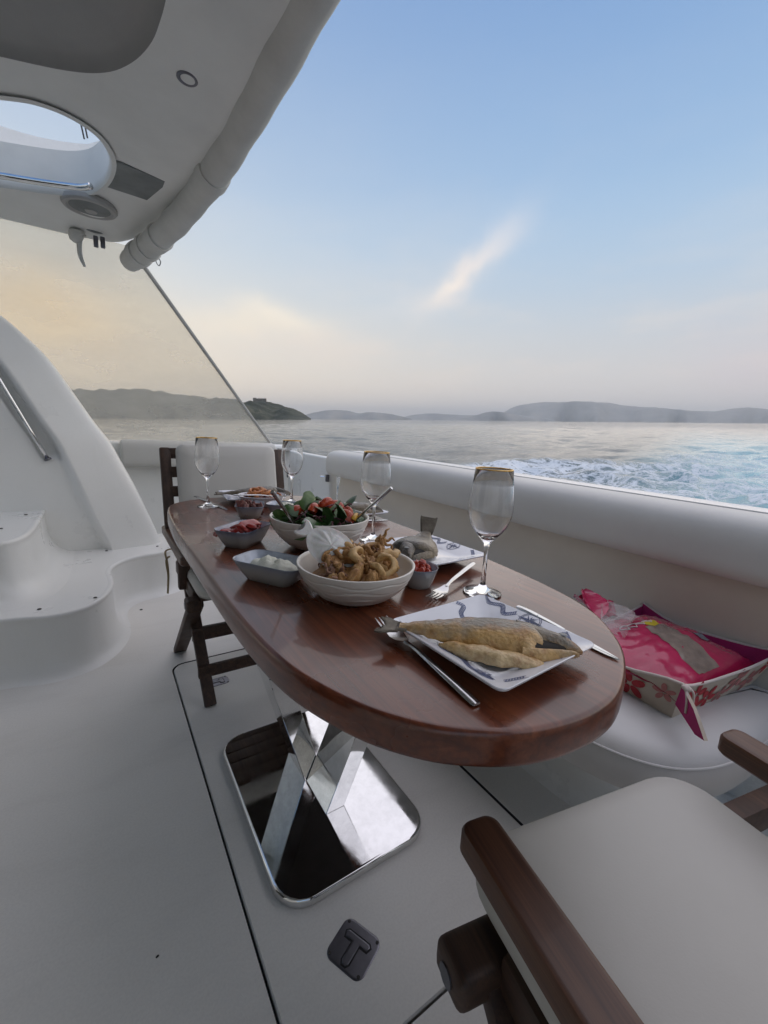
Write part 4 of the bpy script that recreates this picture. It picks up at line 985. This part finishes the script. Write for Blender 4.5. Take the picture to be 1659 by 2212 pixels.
def lump_geo(r_, seed, stretch=(1, 1, 1), nz=.25):
    bm = bmesh.new(); bmesh.ops.create_icosphere(bm, subdivisions=3, radius=1.0); V = np.array([v.co[:] for v in bm.verts]); F = [[v.index for v in f.verts] for f in bm.faces]; bm.free()
    V = V * (1 + nz * vnoise(V, 1.6, seed) + .55 * nz * vnoise(V, 5.0, seed + 3) + .35 * nz * vnoise(V, 11.0, seed + 7))[:, None]; return V * r_ * np.array(stretch), F
def tent_geo(seed):
    r = np.random.default_rng(seed); gs = [lump_geo(.009, seed)]
    for k in range(6):
        a = k * 1.05 + r.uniform(-.3, .3); d = np.array([math.cos(a), math.sin(a), r.uniform(.1, .9)]); d /= np.linalg.norm(d); s = np.cross(d, (0, 0, 1))
        p = [d * .006, d * .014 + s * .003, d * .021 - s * .002, d * .026 + s * .006]; gs.append(tube(catmull(p, 4, False), np.linspace(.0036, .0014, 13), 6))
    return join(*gs)
rgm = [mesh_of('calamari_ring', ring_geo(R_, .0048, k), m, 80) for k, (R_, m) in enumerate(((.017, 'fried_light'), (.015, 'fried'), (.019, 'fried_light'), (.014, 'fried')))]
lpm = [mesh_of('fried_piece', lump_geo(.0105, k, (1.5, .9, .8), .38), m, 80) for k, m in enumerate(('fried', 'fried_light', 'fried', 'fried'))]
tnm = [mesh_of('tentacle_cluster', tent_geo(k), m, 80) for k, m in enumerate(('tentacle', 'fried', 'tentacle'))]
def rot3(): return (random.uniform(0, 6.28), random.uniform(0, 6.28), random.uniform(0, 6.28))
for k in range(46): inst('fried_piece', lpm[k % 4], cal, mat4(pile_pos(CB, .076, TZ + .052, .020) - co_, rot3(), random.uniform(.7, 1.15)))
for k in range(16): inst('calamari_ring', rgm[k % 4], cal, mat4(pile_pos(CB, .070, TZ + .062, .020) - co_, (random.uniform(-.9, .9), random.uniform(-.9, .9), random.uniform(0, 6)), random.uniform(.75, 1.1)))
for k in range(9): inst('tentacle_cluster', tnm[k % 3], cal, mat4(pile_pos(CB, .068, TZ + .058, .018) - co_, rot3(), random.uniform(.65, .9)))
for (dx, dy, dz, e, m) in ((-.004, -.012, .074, (1.2, .2, .9), rgm[0]), (.048, -.01, .064, (1.0, .5, 2.2), rgm[2]), (.02, .004, .070, (.4, .2, 0), tnm[1]), (.062, .02, .078, (.5, 1.2, .4), lpm[0]), (.066, .022, .090, (1.5, .7, .4), tnm[1]), (-.058, -.04, .05, (0, 0, 0), tnm[2]), (-.048, -.03, .054, (1, 0, 1), tnm[0]), (.04, .01, .076, (.9, .1, .3), rgm[1])):
    inst(m.name.split('.')[0], m, cal, mat4((dx, dy, dz - .02), e, 1.05))
# the white fish-shaped lemon press leaning in the bowl
lp = thing('fish_shaped_dish', 'small white fish-shaped dish tipped up at the back of the calamari bowl', 'dish', (CB[0] - .03, CB[1] + .03, TZ + .06))
def fish_dish():
    P = catmull([(-.050, 0), (-.038, .022), (-.012, .034), (.018, .033), (.042, .018), (.052, 0), (.042, -.018), (.018, -.033), (-.012, -.034), (-.038, -.022)], 6)
    k = len(P); rings = []
    for s, z in ((.35, -.004), (.80, -.002), (.97, .005), (1.0, .0065), (.96, .007), (.86, .006), (.70, .0085), (.45, .012), (.2, .0135), (.02, .014)): rings.append(np.column_stack([P * s, np.full(k, z)]))
    V, F = loft(rings); r_ = np.hypot(V[:, 0], V[:, 1]); top = np.arange(len(V)) > 5 * k
    V[:, 2] += top * (.0014 * np.sin(V[:, 0] * 620) * (np.abs(V[:, 1]) < .024) + .0012 * np.exp(-(V[:, 1] / .003) ** 2))
    tail = prism(catmull([(-.046, .006), (-.062, .017), (-.073, .015), (-.067, 0), (-.073, -.015), (-.062, -.017), (-.046, -.006)], 4), [(-.002, .0), (0, .002), (-.002, .005)])
    return V, F, tail
fv, ff, ft = fish_dish()
ldir = np.array(CB); nrm = CAM - np.array([CB[0] - .03, CB[1] + .04, TZ + .08]); nrm /= np.linalg.norm(nrm); nrm = nrm * .75 + np.array([-.1, -.25, .55]); nrm /= np.linalg.norm(nrm)
ax = np.array([.55, -.42, -.55]); ax -= nrm * (ax @ nrm); ax /= np.linalg.norm(ax); R = np.stack([ax, np.cross(nrm, ax), nrm], 1)
lpo = np.array([CB[0] - .034, CB[1] + .034, TZ + .082])
obj('dish_body', (fv @ R.T + lpo, ff), 'lemon_cloth', lp, smooth=60); obj('tail_tab', (ft[0] @ R.T + lpo, ft[1]), 'lemon_cloth', lp, smooth=50)

# ---- small dishes
def tray_dish(c, rot, w, l, h, label, r=.3, n=8):
    t = thing('small_dish', label, 'dish', (c[0], c[1], TZ), 'small glazed meze dishes')
    rr0 = min(w, l) * r
    def rg(k, z): return np.column_stack([rrect(0, 0, l * k, w * k, rr0 * k, 0, n), np.full(4 * (n + 1), z)])
    co, si = math.cos(rot), math.sin(rot); M = np.array([[co, -si, 0, c[0]], [si, co, 0, c[1]], [0, 0, 1, TZ], [0, 0, 0, 1]])
    obj('dish_body', xf(loft([rg(.01, .001), rg(.60, 0), rg(.64, .001), rg(.78, h * .35), rg(.92, h * .75), rg(.985, h * .95), rg(1.0, h), rg(.99, h * 1.03), rg(.955, h * 1.0)], True, False), M), 'dish_glaze', t, smooth=60)
    obj('dish_inside', xf(loft([rg(.956, h * 1.0), rg(.88, h * .72), rg(.74, h * .38), rg(.58, h * .16), rg(.2, h * .13), rg(.01, h * .13)], True, False), M), 'dish_inside', t, smooth=60)
    return M
def fill(c, rot, w, l, z, h, mat, name, label, cat, nz=.35, sc=70, seed=1):
    g = dome_geo((0, 0), 1.0, 0, 1, 30, 12, 0); V = g[0].copy(); V[:, 0] *= l / 2; V[:, 1] *= w / 2; V[:, 2] *= h
    V[:, 2] += h * nz * vnoise(V, sc, seed) * (V[:, 2] > h * .05); co, si = math.cos(rot), math.sin(rot); M = np.array([[co, -si, 0, c[0]], [si, co, 0, c[1]], [0, 0, 1, z], [0, 0, 0, 1]])
    o = obj(name, xf((V, g[1]), M), mat, None, 60, base=(c[0], c[1], z)); return tag(o, label, cat)
# yoghurt dip dish, near left
dc = (.270, .770); dr = math.radians(-57)
tray_dish(dc, dr, .088, .155, .040, 'long grey-blue dish of white yoghurt dip left of the calamari bowl')
fill(dc, dr, .064, .118, TZ + .012, .030, 'yoghurt', 'yoghurt_dip', 'lumpy white yoghurt dip in the long dish', 'dip', .3, 90, 4)
# roasted red peppers
dc2 = (.288, 1.043); dr2 = math.radians(42)
tray_dish(dc2, dr2, .095, .135, .045, 'square grey-blue dish of red pepper strips near the left table edge', .25)
pep = thing('red_pepper_strips', 'glossy strips of roasted red pepper in the square dish', 'peppers', (dc2[0], dc2[1], TZ + .02))
def pep_geo(seed, L_):
    r = np.random.default_rng(seed); t = np.linspace(0, 1, 10); rings = []
    for q in t:
        x = (q - .5) * L_; z = .008 * math.sin(q * 3.1 + seed) + .002 * math.sin(9 * q); w = .014 * (1 - .3 * abs(q - .5)); b = np.linspace(0, 2 * math.pi, 12, endpoint=False)
        rings.append(np.column_stack([np.full(12, x), .004 * math.sin(5 * q + seed) + w * np.cos(b), z + .0055 * np.sin(b) * (1 + .3 * np.cos(2 * b))]))
    return loft(rings)
ppm = [mesh_of('pepper_strip', pep_geo(k, .075 - .012 * k), 'red_pepper', 80) for k in range(3)]
for (dx, dy, dz, e) in ((-.02, -.012, .006, (.3, .1, .6)), (.0, .012, .010, (-.4, .2, .8)), (.022, .012, .016, (.5, -.25, .75)), (-.012, .0, .016, (.6, .2, 1.9)), (.016, -.012, .014, (.2, .4, 1.4)), (-.03, .014, .008, (0, 0, .2)), (.012, .002, .024, (.5, -.1, .7))):
    inst('pepper_strip', ppm[int(abs(dx * 1000)) % 3], pep, mat4((dx, dy, dz), e))
# dried tomatoes
dc3 = (.393, 1.345); dr3 = math.radians(70)
tray_dish(dc3, dr3, .088, .120, .042, 'small grey-blue dish of dark sun-dried tomatoes behind the peppers', .28)
dt = thing('dried_tomatoes', 'dark red sun-dried tomato pieces in the small dish', 'tomatoes', (dc3[0], dc3[1], TZ + .015))
dtm = [mesh_of('dried_tomato_piece', lump_geo(.012, k + 20, (1.4, .8, .55), .4), 'dried_tomato', 80) for k in range(3)]
for k in range(16):
    p = np.array([random.uniform(-.03, .03), random.uniform(-.036, .036), .012 + .016 * random.random()]); inst('dried_tomato_piece', dtm[k % 3], dt, mat4(p, rot3(), random.uniform(.8, 1.1)))
# second dip
dc4 = (.505, 1.335); dr4 = math.radians(-40)
tray_dish(dc4, dr4, .088, .115, .040, 'small pale dish of white dip just behind the salad bowl', .3)
fill(dc4, dr4, .066, .09, TZ + .012, .028, 'yoghurt', 'white_dip', 'white dip in the small dish behind the salad bowl', 'dip', .3, 90, 9)
# tomatoes in the little round bowl
sb = (.510, .620)
tray_dish(sb, 0, .074, .074, .040, 'tiny round bowl of diced tomato right of the calamari bowl', .5, 8)
tm = thing('diced_tomato', 'bright red diced tomato in the tiny round bowl', 'tomato', (sb[0], sb[1], TZ + .015))
tmm = mesh_of('tomato_dice', lump_geo(.010, 33, (1.1, .9, .8), .2), 'tomato_skin', 60)
for k in range(12):
    a = k * 2.4; r_ = .021 * math.sqrt((k + .5) / 12); inst('tomato_dice', tmm, tm, mat4((r_ * math.cos(a), r_ * math.sin(a), .014 + .016 * (1 - r_ / .022)), rot3(), random.uniform(.8, 1.15)))
# prawn dish
pd = (.492, 1.535)
t = thing('oval_dish', 'oval white dish of orange prawns at the far end of the table', 'dish', (pd[0], pd[1], TZ))
obj('dish_body', lathe([(.0001, .001), (.05, .0), (.055, .003), (.072, .018), (.083, .036), (.085, .039), (.083, .0395), (.079, .035), (.066, .018), (.045, .007), (.0001, .006)], 44, (pd[0], pd[1], TZ), 1.02, .95), 'plate_white', t, smooth=60)
pr = thing('prawns', 'orange prawns heaped in the oval white dish', 'prawns', (pd[0], pd[1], TZ + .01))
def prawn_geo(seed):
    t = np.linspace(0, 1, 14); p = np.column_stack([.022 * np.cos(t * 4.2), .022 * np.sin(t * 4.2), .003 * np.sin(5 * t + seed)]); return tube(p, .0085 * (1 - .65 * t) + .001 * np.sin(t * 40), 10)
prm = [mesh_of('prawn', prawn_geo(k), 'shrimp', 80) for k in range(2)]; prl = [mesh_of('sauce_piece', lump_geo(.011, k + 50, (1.2, .9, .7), .35), 'dried_tomato', 80) for k in range(2)]
for k in range(14):
    p = pile_pos((0, 0), .056, .018, .022); inst('prawn', prm[k % 2], pr, mat4(p, (random.uniform(-.6, .6), random.uniform(-.6, .6), random.uniform(0, 6.28)), random.uniform(.8, 1.1)))
for k in range(10): inst('sauce_piece', prl[k % 2], pr, mat4(pile_pos((0, 0), .06, .014, .014), rot3(), 1.0))
ft_ = at(625, 1072, TZ + .047)
fork(ft_, ft_ + np.array([-.185, .035, .006]), 'steel fork lying across the oval prawn dish, tines past its rim')

# ---- fried fish
def fish(tail, nose, z, hw, label, mat='fish_skin', deep=1.0, tail_up=.0, flap=True, seed=0, flip=1):
    tail = np.array(tail); nose = np.array(nose); d = nose - tail; L_ = float(np.linalg.norm(d)); d = d / L_; n = np.array([-d[1], d[0]]) * flip
    t = thing('fried_fish', label, 'fish', (0, 0, 0), 'fried fish on the plates')
    M3 = np.array([[d[0], n[0], 0], [d[1], n[1], 0], [0, 0, 1.0]]); loc = Matrix(((d[0], n[0], 0, tail[0]), (d[1], n[1], 0, tail[1]), (0, 0, 1, z), (0, 0, 0, 1)))
    if flip < 0: loc = Matrix(((d[0], n[0], 0, tail[0]), (d[1], n[1], 0, tail[1]), (0, 0, 1, z), (0, 0, 0, 1)))
    ORG[t.name] = np.zeros(3)
    def sect(x, y0, w, zc, h, k=20, seed2=0, under=.25):
        b = np.linspace(0, 2 * math.pi, k, endpoint=False); sy = np.cos(b); sz = np.sin(b)
        yy = y0 + w * np.sign(sy) * np.abs(sy) ** .85; zz = zc + h * np.where(sz > 0, sz, sz * under); return np.column_stack([np.full(k, x), yy, zz])
    def rough(V, a=.0012, f=210, sd=0): V = V.copy(); V[:, 2] += .4 * a * vnoise(V, f * 2.7, seed + sd + 9); V[:, 2] += a * vnoise(V, f, seed + sd); V[:, 1] += a * vnoise(V, f * .9, seed + sd + 4); return V
    # body: slim, rounded off behind the gill
    X = np.linspace(.08, .82, 34); W_ = np.interp(X, [.08, .2, .35, .55, .70, .82], [.20, .36, .68, .95, 1.0, .96]) * hw * deep
    H = np.interp(X, [.08, .2, .4, .6, .75, .82], [.005, .013, .024, .029, .030, .029]); zc = np.interp(X, [.1, .3, .8], [.007 + tail_up * .4, .005, .004])
    rnd = np.sqrt(np.clip(1 - ((X - .72) / .103) ** 2, 0.02, 1)) * (X > .72) + (X <= .72)
    V, F = loft([sect(x * L_, .006 * math.sin(3.1 * x) + (.004 if x > .4 else 0), w * r_, c_, h * (r_ * .7 + .3)) for x, w, c_, h, r_ in zip(X, W_, zc, H, rnd)]); V = rough(V); V[:, 1] += .004 * np.sin(V[:, 1] * 260 + V[:, 0] * 90) * (V[:, 0] > .7 * L_); obj('body', (V, F), mat, t, smooth=70)
    # head plate, lower jaw and the dark gill opening between them, all rooted inside the body
    X = np.linspace(.68, 1.0, 18); u = (X - .68) / .32
    V, F = loft([sect(x * L_, hw * .50 - .36 * hw * q, hw * (.48 - .30 * q ** 1.5) * math.sqrt(max(.03, 1 - q ** 6)), .006, .028 * (1 - .5 * q ** 1.6) * math.sqrt(max(.06, 1 - q ** 8))) for x, q in zip(X, u)]); obj('head', (rough(V, .0012, 120, 9), F), mat, t, smooth=70)
    X = np.linspace(.70, .985, 16); u = (X - .70) / .285
    V, F = loft([sect(x * L_, -hw * .74 + .80 * hw * q ** 1.3, hw * (.17 - .05 * q) * math.sqrt(max(.04, 1 - q ** 6)), .004, .015 * (1 - .3 * q) * math.sqrt(max(.1, 1 - q ** 8))) for x, q in zip(X, u)]); obj('lower_jaw', (rough(V, .0010, 120, 5), F), mat, t, smooth=70)
    V, F = loft([sect(x * L_, -hw * .22 + .30 * hw * q, hw * (.62 - .50 * q), .004, .0205 * (1 - .45 * q)) for x, q in zip(np.linspace(.72, .925, 8), np.linspace(0, 1, 8))]); obj('gill_cavity', (V, F), 'burnt', t, smooth=70)
    g = lathe([(.0001, .0012), (.0042, .0010), (.0055, 0), (.0001, -.001)], 14); obj('eye', (g[0] + (.905 * L_, hw * .34, .0262), g[1]), 'plate_under', t)
    if flap:
        X = np.linspace(.30, .80, 22); e_ = np.sin(math.pi * np.clip((X - .295) / .51, 0, 1)) ** .55
        V, F = loft([sect(x * L_, -hw * (.58 + .46 * math.sin(math.pi * (x - .30) / .62) ** .8), hw * .36 * q + .0008, .001, .0015 + .0125 * q) for x, q in zip(X, e_)]); V = rough(V, .0022, 190, 2); V[:, 1] += .0015 * np.sin(V[:, 0] * 150); obj('belly_flap', (V, F), mat, t, smooth=70)
    # fins
    P = catmull([(.125 * L_, .008), (.075 * L_, .010), (.02, .015), (-.010, .0235), (-.004, .010), (.0, 0), (-.004, -.010), (-.010, -.0225), (.02, -.015), (.075 * L_, -.010), (.125 * L_, -.008)], 4)
    V, F = prism(P, [(-.0006, .006), (0, .0075), (-.0006, .009)]); V[:, 2] += tail_up * np.clip(1 - V[:, 0] / (.13 * L_), 0, 1.4) + .0015 * np.sin(V[:, 1] * 700); obj('tail_fin', (V, F), 'fin', t, smooth=50)
    dp = [(x * L_, hw * deep * np.interp(x, [.25, .5, .75], [.60, .95, .9]) + .005 + .0025 * math.sin(x * 120)) for x in np.linspace(.28, .76, 40)]
    dq = [(x * L_, hw * deep * np.interp(x, [.25, .5, .75], [.45, .80, .78])) for x in np.linspace(.76, .28, 12)]
    V, F = prism(dp + dq, [(0, .007), (0, .011)]); obj('dorsal_fin', (V, F), 'fin', t, smooth=30)
    t.matrix_world = loc; return t
fish((.325, .463), (.508, .272), TZ + .0185, .036, 'golden fried fish across the near square plate, head to the right', seed=1)
fish((.712, .842), (.553, .700), TZ + .0185, .052, 'grey fried bream with raised tail on the second plate', 'fish_skin_grey', 1.1, .038, False, 5, -1)
fish((.365, 1.668), (.625, 1.585), TZ + .020, .042, 'fried fish on the plate at the far end of the table', 'fish_skin_grey', 1.0, .0, True, 9)
fish((.612, 1.285), (.785, 1.165), TZ + .0185, .040, 'fried fish mostly hidden behind the salad bowl', 'fish_skin_grey', 1.0, .0, True, 13)

# ================================================================== BASKET ON THE BENCH
def build_basket():
    ZB = .4205; FS = 1.3; t = thing('cloth_basket', 'soft cloth basket with red flower print and tied corners on the bench', 'basket', (1.26, .50, ZB))
    B0 = np.array([(1.065, .345), (1.42, .300), (1.44, .60), (1.09, .635)]); T0 = np.array([(1.035, .325), (1.462, .262), (1.462, .615), (1.07, .655)]); H = (.102, .106, .100, .096)
    V = [(p[0], p[1], ZB) for p in B0] + [(p[0], p[1], ZB + h) for p, h in zip(T0, H)]; V = np.array(V)
    def wall(i, j, n=10):
        g = []
        for q in range(n + 1):
            u = q / n; lo = V[i] * (1 - u) + V[j] * u; hi = V[4 + i] * (1 - u) + V[4 + j] * u; hi = hi - (0, 0, .026 * math.sin(math.pi * u) + .006 * math.sin(9 * u + i)) + np.array([.008 * math.sin(7 * u + 2 * i), .008 * math.cos(6 * u + i), 0]) * math.sin(math.pi * u); mid = (B0.mean(0)); inw = np.array([mid[0] - lo[0], mid[1] - lo[1], 0]); inw /= np.linalg.norm(inw)
            for v in (0, .33, .66, 1.0): g.append(lo * (1 - v) + hi * v + inw * .012 * math.sin(math.pi * u) * v)
        g = np.array(g).reshape(n + 1, 4, 3); return g
    walls = {}
    for k, (i, j) in enumerate(((0, 1), (1, 2), (2, 3), (3, 0))):
        g = wall(i, j); walls[k] = g; n = g.shape[0]; inner = g.copy(); c = np.array([*B0.mean(0), 0]); off = c - g; off[:, :, 2] = 0; off /= np.linalg.norm(off, axis=2)[:, :, None]; inner += off * .005
        Vv = np.vstack([g.reshape(-1, 3), inner.reshape(-1, 3)]); m = n * 4; F = []; mi = []
        for a in range(n - 1):
            for b in range(3): F.append([a * 4 + b, (a + 1) * 4 + b, (a + 1) * 4 + b + 1, a * 4 + b + 1]); mi.append(0)
        for a in range(n - 1):
            for b in range(3): F.append([m + a * 4 + b, m + a * 4 + b + 1, m + (a + 1) * 4 + b + 1, m + (a + 1) * 4 + b]); mi.append(1)
        for a in range(n - 1): F.append([a * 4 + 3, (a + 1) * 4 + 3, m + (a + 1) * 4 + 3, m + a * 4 + 3]); mi.append(0)
        obj('side_panel', (Vv, F, mi), ['basket_cloth', 'basket_lining'], t, smooth=50)
        obj('edge_binding', tube(g[:, 3] + (0, 0, .001), .0035, 6), 'white_trim', t, smooth=80)
    obj('bottom_panel', prism(B0, [(0, ZB), (0, ZB + .004)]), 'basket_cloth', t)
    def flower(k, u, v, r, mat, seed):
        g = walls[k]; n = g.shape[0] - 1; r = r * FS
        def P(uu, vv):
            a = np.clip(uu, 0, 1) * n; i = min(int(a), n - 1); f = a - i; b = np.clip(vv, 0, 1) * 3; j = min(int(b), 2); h = b - j
            return (g[i, j] * (1 - f) + g[i + 1, j] * f) * (1 - h) + (g[i, j + 1] * (1 - f) + g[i + 1, j + 1] * f) * h
        e = P(min(u + .01, 1), v) - P(u - .01, v); e /= np.linalg.norm(e); w = P(u, min(v + .05, 1)) - P(u, v - .05); w /= np.linalg.norm(w); nr = np.cross(e, w); cc = np.array([*B0.mean(0), ZB + .05]); nr = nr if nr @ (P(u, v) - cc) > 0 else -nr
        o0 = P(u, v) + nr * .0016; gs = []
        for q in range(5):
            a = q * 1.2566 + seed; dd = math.cos(a) * e + math.sin(a) * w; pp = -math.sin(a) * e + math.cos(a) * w; ang = np.linspace(0, 2 * math.pi, 12, endpoint=False)
            pts = o0 + dd * r * .55 + (np.cos(ang) * r * .42)[:, None] * dd + (np.sin(ang) * r * .24)[:, None] * pp
            pts = np.array([p_ for p_ in pts]); gs.append((pts, [list(range(12))]))
        obj('flower_print', join(*gs), mat, t, smooth=0)
    for k, u, v, r, m, s in ((0, .18, .62, .034, 'flower_red', .3), (0, .33, .34, .030, 'flower_red', 1.1), (0, .62, .66, .032, 'flower_pink', .6), (0, .82, .40, .030, 'flower_pink', 2.0), (0, .50, .25, .022, 'flower_pink', .2), (0, .93, .75, .026, 'flower_red', .9),
                             (3, .30, .5, .030, 'flower_pink', .5), (3, .66, .45, .034, 'flower_red', 1.7), (3, .9, .6, .022, 'flower_pink', 1.7), (1, .3, .5, .03, 'flower_red', 1.0)): flower(k, u, v, r, m, s)
    # tied, folded-out corners
    for ci, (dx, dy, dz, sz) in enumerate(((-.045, -.07, -.068, 1.0), (.115, -.03, .0, 1.0), (.07, .05, -.04, .8), (-.04, .05, -.06, .7))):
        p = V[4 + ci]; lo = V[ci]; tip = p + np.array([dx, dy, dz]) * sz
        a = p + (T0[(ci + 1) % 4].tolist() + [p[2]] - p) * .0; s = np.cross(tip - p, (0, 0, 1)); s /= np.linalg.norm(s)
        g = np.array([p + s * .004, p * .6 + lo * .4 + s * .02, tip, p - s * .004 + (0, 0, .002), p * .6 + tip * .4 - s * .028]); 
        fl = np.array([p, p * .45 + lo * .55, tip * .75 + lo * .25, tip, p * .5 + tip * .5 + (0, 0, .008)])
        nn_ = s * .004
        Vv = np.vstack([fl + nn_, fl - nn_]); F = [[0, 1, 2, 3, 4], [9, 8, 7, 6, 5]] + [[i, (i + 1) % 5, 5 + (i + 1) % 5, 5 + i] for i in range(5)]
        obj('corner_flap', (Vv, F, [1 if ci == 0 else 0, 0] + [0] * 5), ['basket_cloth', 'basket_lining'], t, smooth=20)
    c = V[4]; out = np.array([-.35, -.9, 0]) / .966
    obj('tie_loop', tube(catmull([c + out * .004 + (0, 0, .004), c + out * .02 + (.012, 0, -.008), c + out * .022 + (.014, 0, -.042), c + out * .022 + (0, 0, -.046), c + out * .018 + (-.002, 0, -.02)], 6), .0026, 6), 'white_trim', t, smooth=80)
    obj('tie_end', tube(catmull([c + out * .004 + (0, 0, .004), c + out * .016 + (-.008, 0, -.02), c + out * .018 + (-.006, 0, -.05)], 6, False), .0026, 6), 'white_trim', t, smooth=80)
    obj('tie_knot', (lump_geo(.008, 4)[0] + c + out * .006, lump_geo(.008, 4)[1]), 'white_trim', t, smooth=80)
    # the printed bread bag in the basket
    bgx = thing('bread_bag', 'crumpled red plastic bread bag with clear window inside the cloth basket', 'bag', (1.26, .5, ZB + .05))
    o = np.array([1.05, .335, ZB + .106]); U = np.array([.385, -.03, .004]); W = np.array([-.005, .285, .02])
    def S(u, v):
        h = .042 * (max(0, math.sin(math.pi * np.clip(u, 0, 1))) ** .6) * (max(0, math.sin(math.pi * np.clip(v, 0, 1))) ** .5)
        p = o + U * u + W * v; q = np.array([[u, v, .3]])
        return p + np.array([0, 0, -.05 + 1.25 * h + .006 * float(vnoise(q, 9, 3)[0]) + .003 * float(vnoise(q, 26, 5)[0])])
    def patch(u0, u1, v0, v1, n, m, dz, shear=0.0, cut=None):
        Vv = []; F = []
        for i in range(n + 1):
            for j in range(m + 1): b = v0 + (v1 - v0) * j / m; a = u0 + (u1 - u0) * i / n + shear * (b - v0); p = S(a, b); p[2] += dz; Vv.append(p)
        F = [[i * (m + 1) + j, (i + 1) * (m + 1) + j, (i + 1) * (m + 1) + j + 1, i * (m + 1) + j + 1] for i in range(n) for j in range(m)]; return np.array(Vv), F
    obj('bag_film', patch(0, 1, 0, 1, 34, 34, 0), 'packet_red', bgx, smooth=80)
    obj('bag_window', patch(.30, .56, .05, .62, 12, 24, .0012, .28), 'packet_window', bgx, smooth=80)
    obj('yellow_label', patch(.50, .62, .60, .70, 5, 5, .0022, .1), 'packet_yellow', bgx, smooth=80)
    obj('grey_label', patch(.76, .90, .30, .40, 5, 5, .0022, .1), 'packet_grey', bgx, smooth=80)
    for k in range(4):
        cu, cv = .36 + .07 * k, .72 - .012 * k; an = np.linspace(0, 2 * math.pi, 14); pts = np.array([S(cu + .032 * math.cos(a) + .012 * math.sin(2 * a), cv + .04 * math.sin(a)) + (0, 0, .002) for a in an]); obj('script_print', tube(pts, .0016, 5), 'packet_white', bgx, smooth=80)
    # crumpled neck of the bag reaching up towards the table
    for nm, mt, sx, sd in (('bag_neck', 'clear_polythene', 1.0, 2), ('bag_end', 'packet_red', .62, 6)):
        base = np.array([1.20, .52, ZB + .108]); dirn = np.array([.02, .10, .02]) if nm == 'bag_neck' else np.array([.02, .09, .02]); bs = base if nm == 'bag_neck' else base + (.02, .085, .015); rings = []
        for q in np.linspace(0, 1, 12):
            cpt = bs + dirn * q; b = np.linspace(0, 2 * math.pi, 16, endpoint=False); w = (.085 - .05 * q * sx) * sx * (1 + .25 * np.sin(3 * b + 5 * q + sd)); rings.append(np.column_stack([cpt[0] + w * np.cos(b), np.full(16, cpt[1]) + .02 * np.sin(2 * b + 6 * q), cpt[2] + .30 * w * np.sin(b) + .012 * np.sin(4 * b + 7 * q)]))
        V2, F2 = loft(rings, True, False); obj(nm, (V2, F2), mt, bgx, smooth=60)
build_basket()

# ================================================================== HAZE
def build_haze():
    b = MB('haze_air', (.5, .5, .5)); b.N.remove(b.b); v = b.N.new('ShaderNodeVolumePrincipled'); v.inputs['Color'].default_value = (.89, .95, 1.0, 1); v.inputs['Density'].default_value = HAZE_D; v.inputs['Anisotropy'].default_value = .3
    b.L.new(v.outputs[0], b.out.inputs['Volume'])
    g = box((0, 0, 0), (40000, 40000, 1), 0); V = g[0].copy(); V[:, 2] = np.where(V[:, 2] > 0, 560.0, -5.0)
    me = bpy.data.meshes.new('haze'); me.from_pydata(V.tolist(), [], g[1]); me.materials.append(b.m); o = bpy.data.objects.new('haze', me); COL.objects.link(o); o.matrix_world = SEA; structure(o, 'stuff')
HAZE_D = 9.5e-5
build_haze()
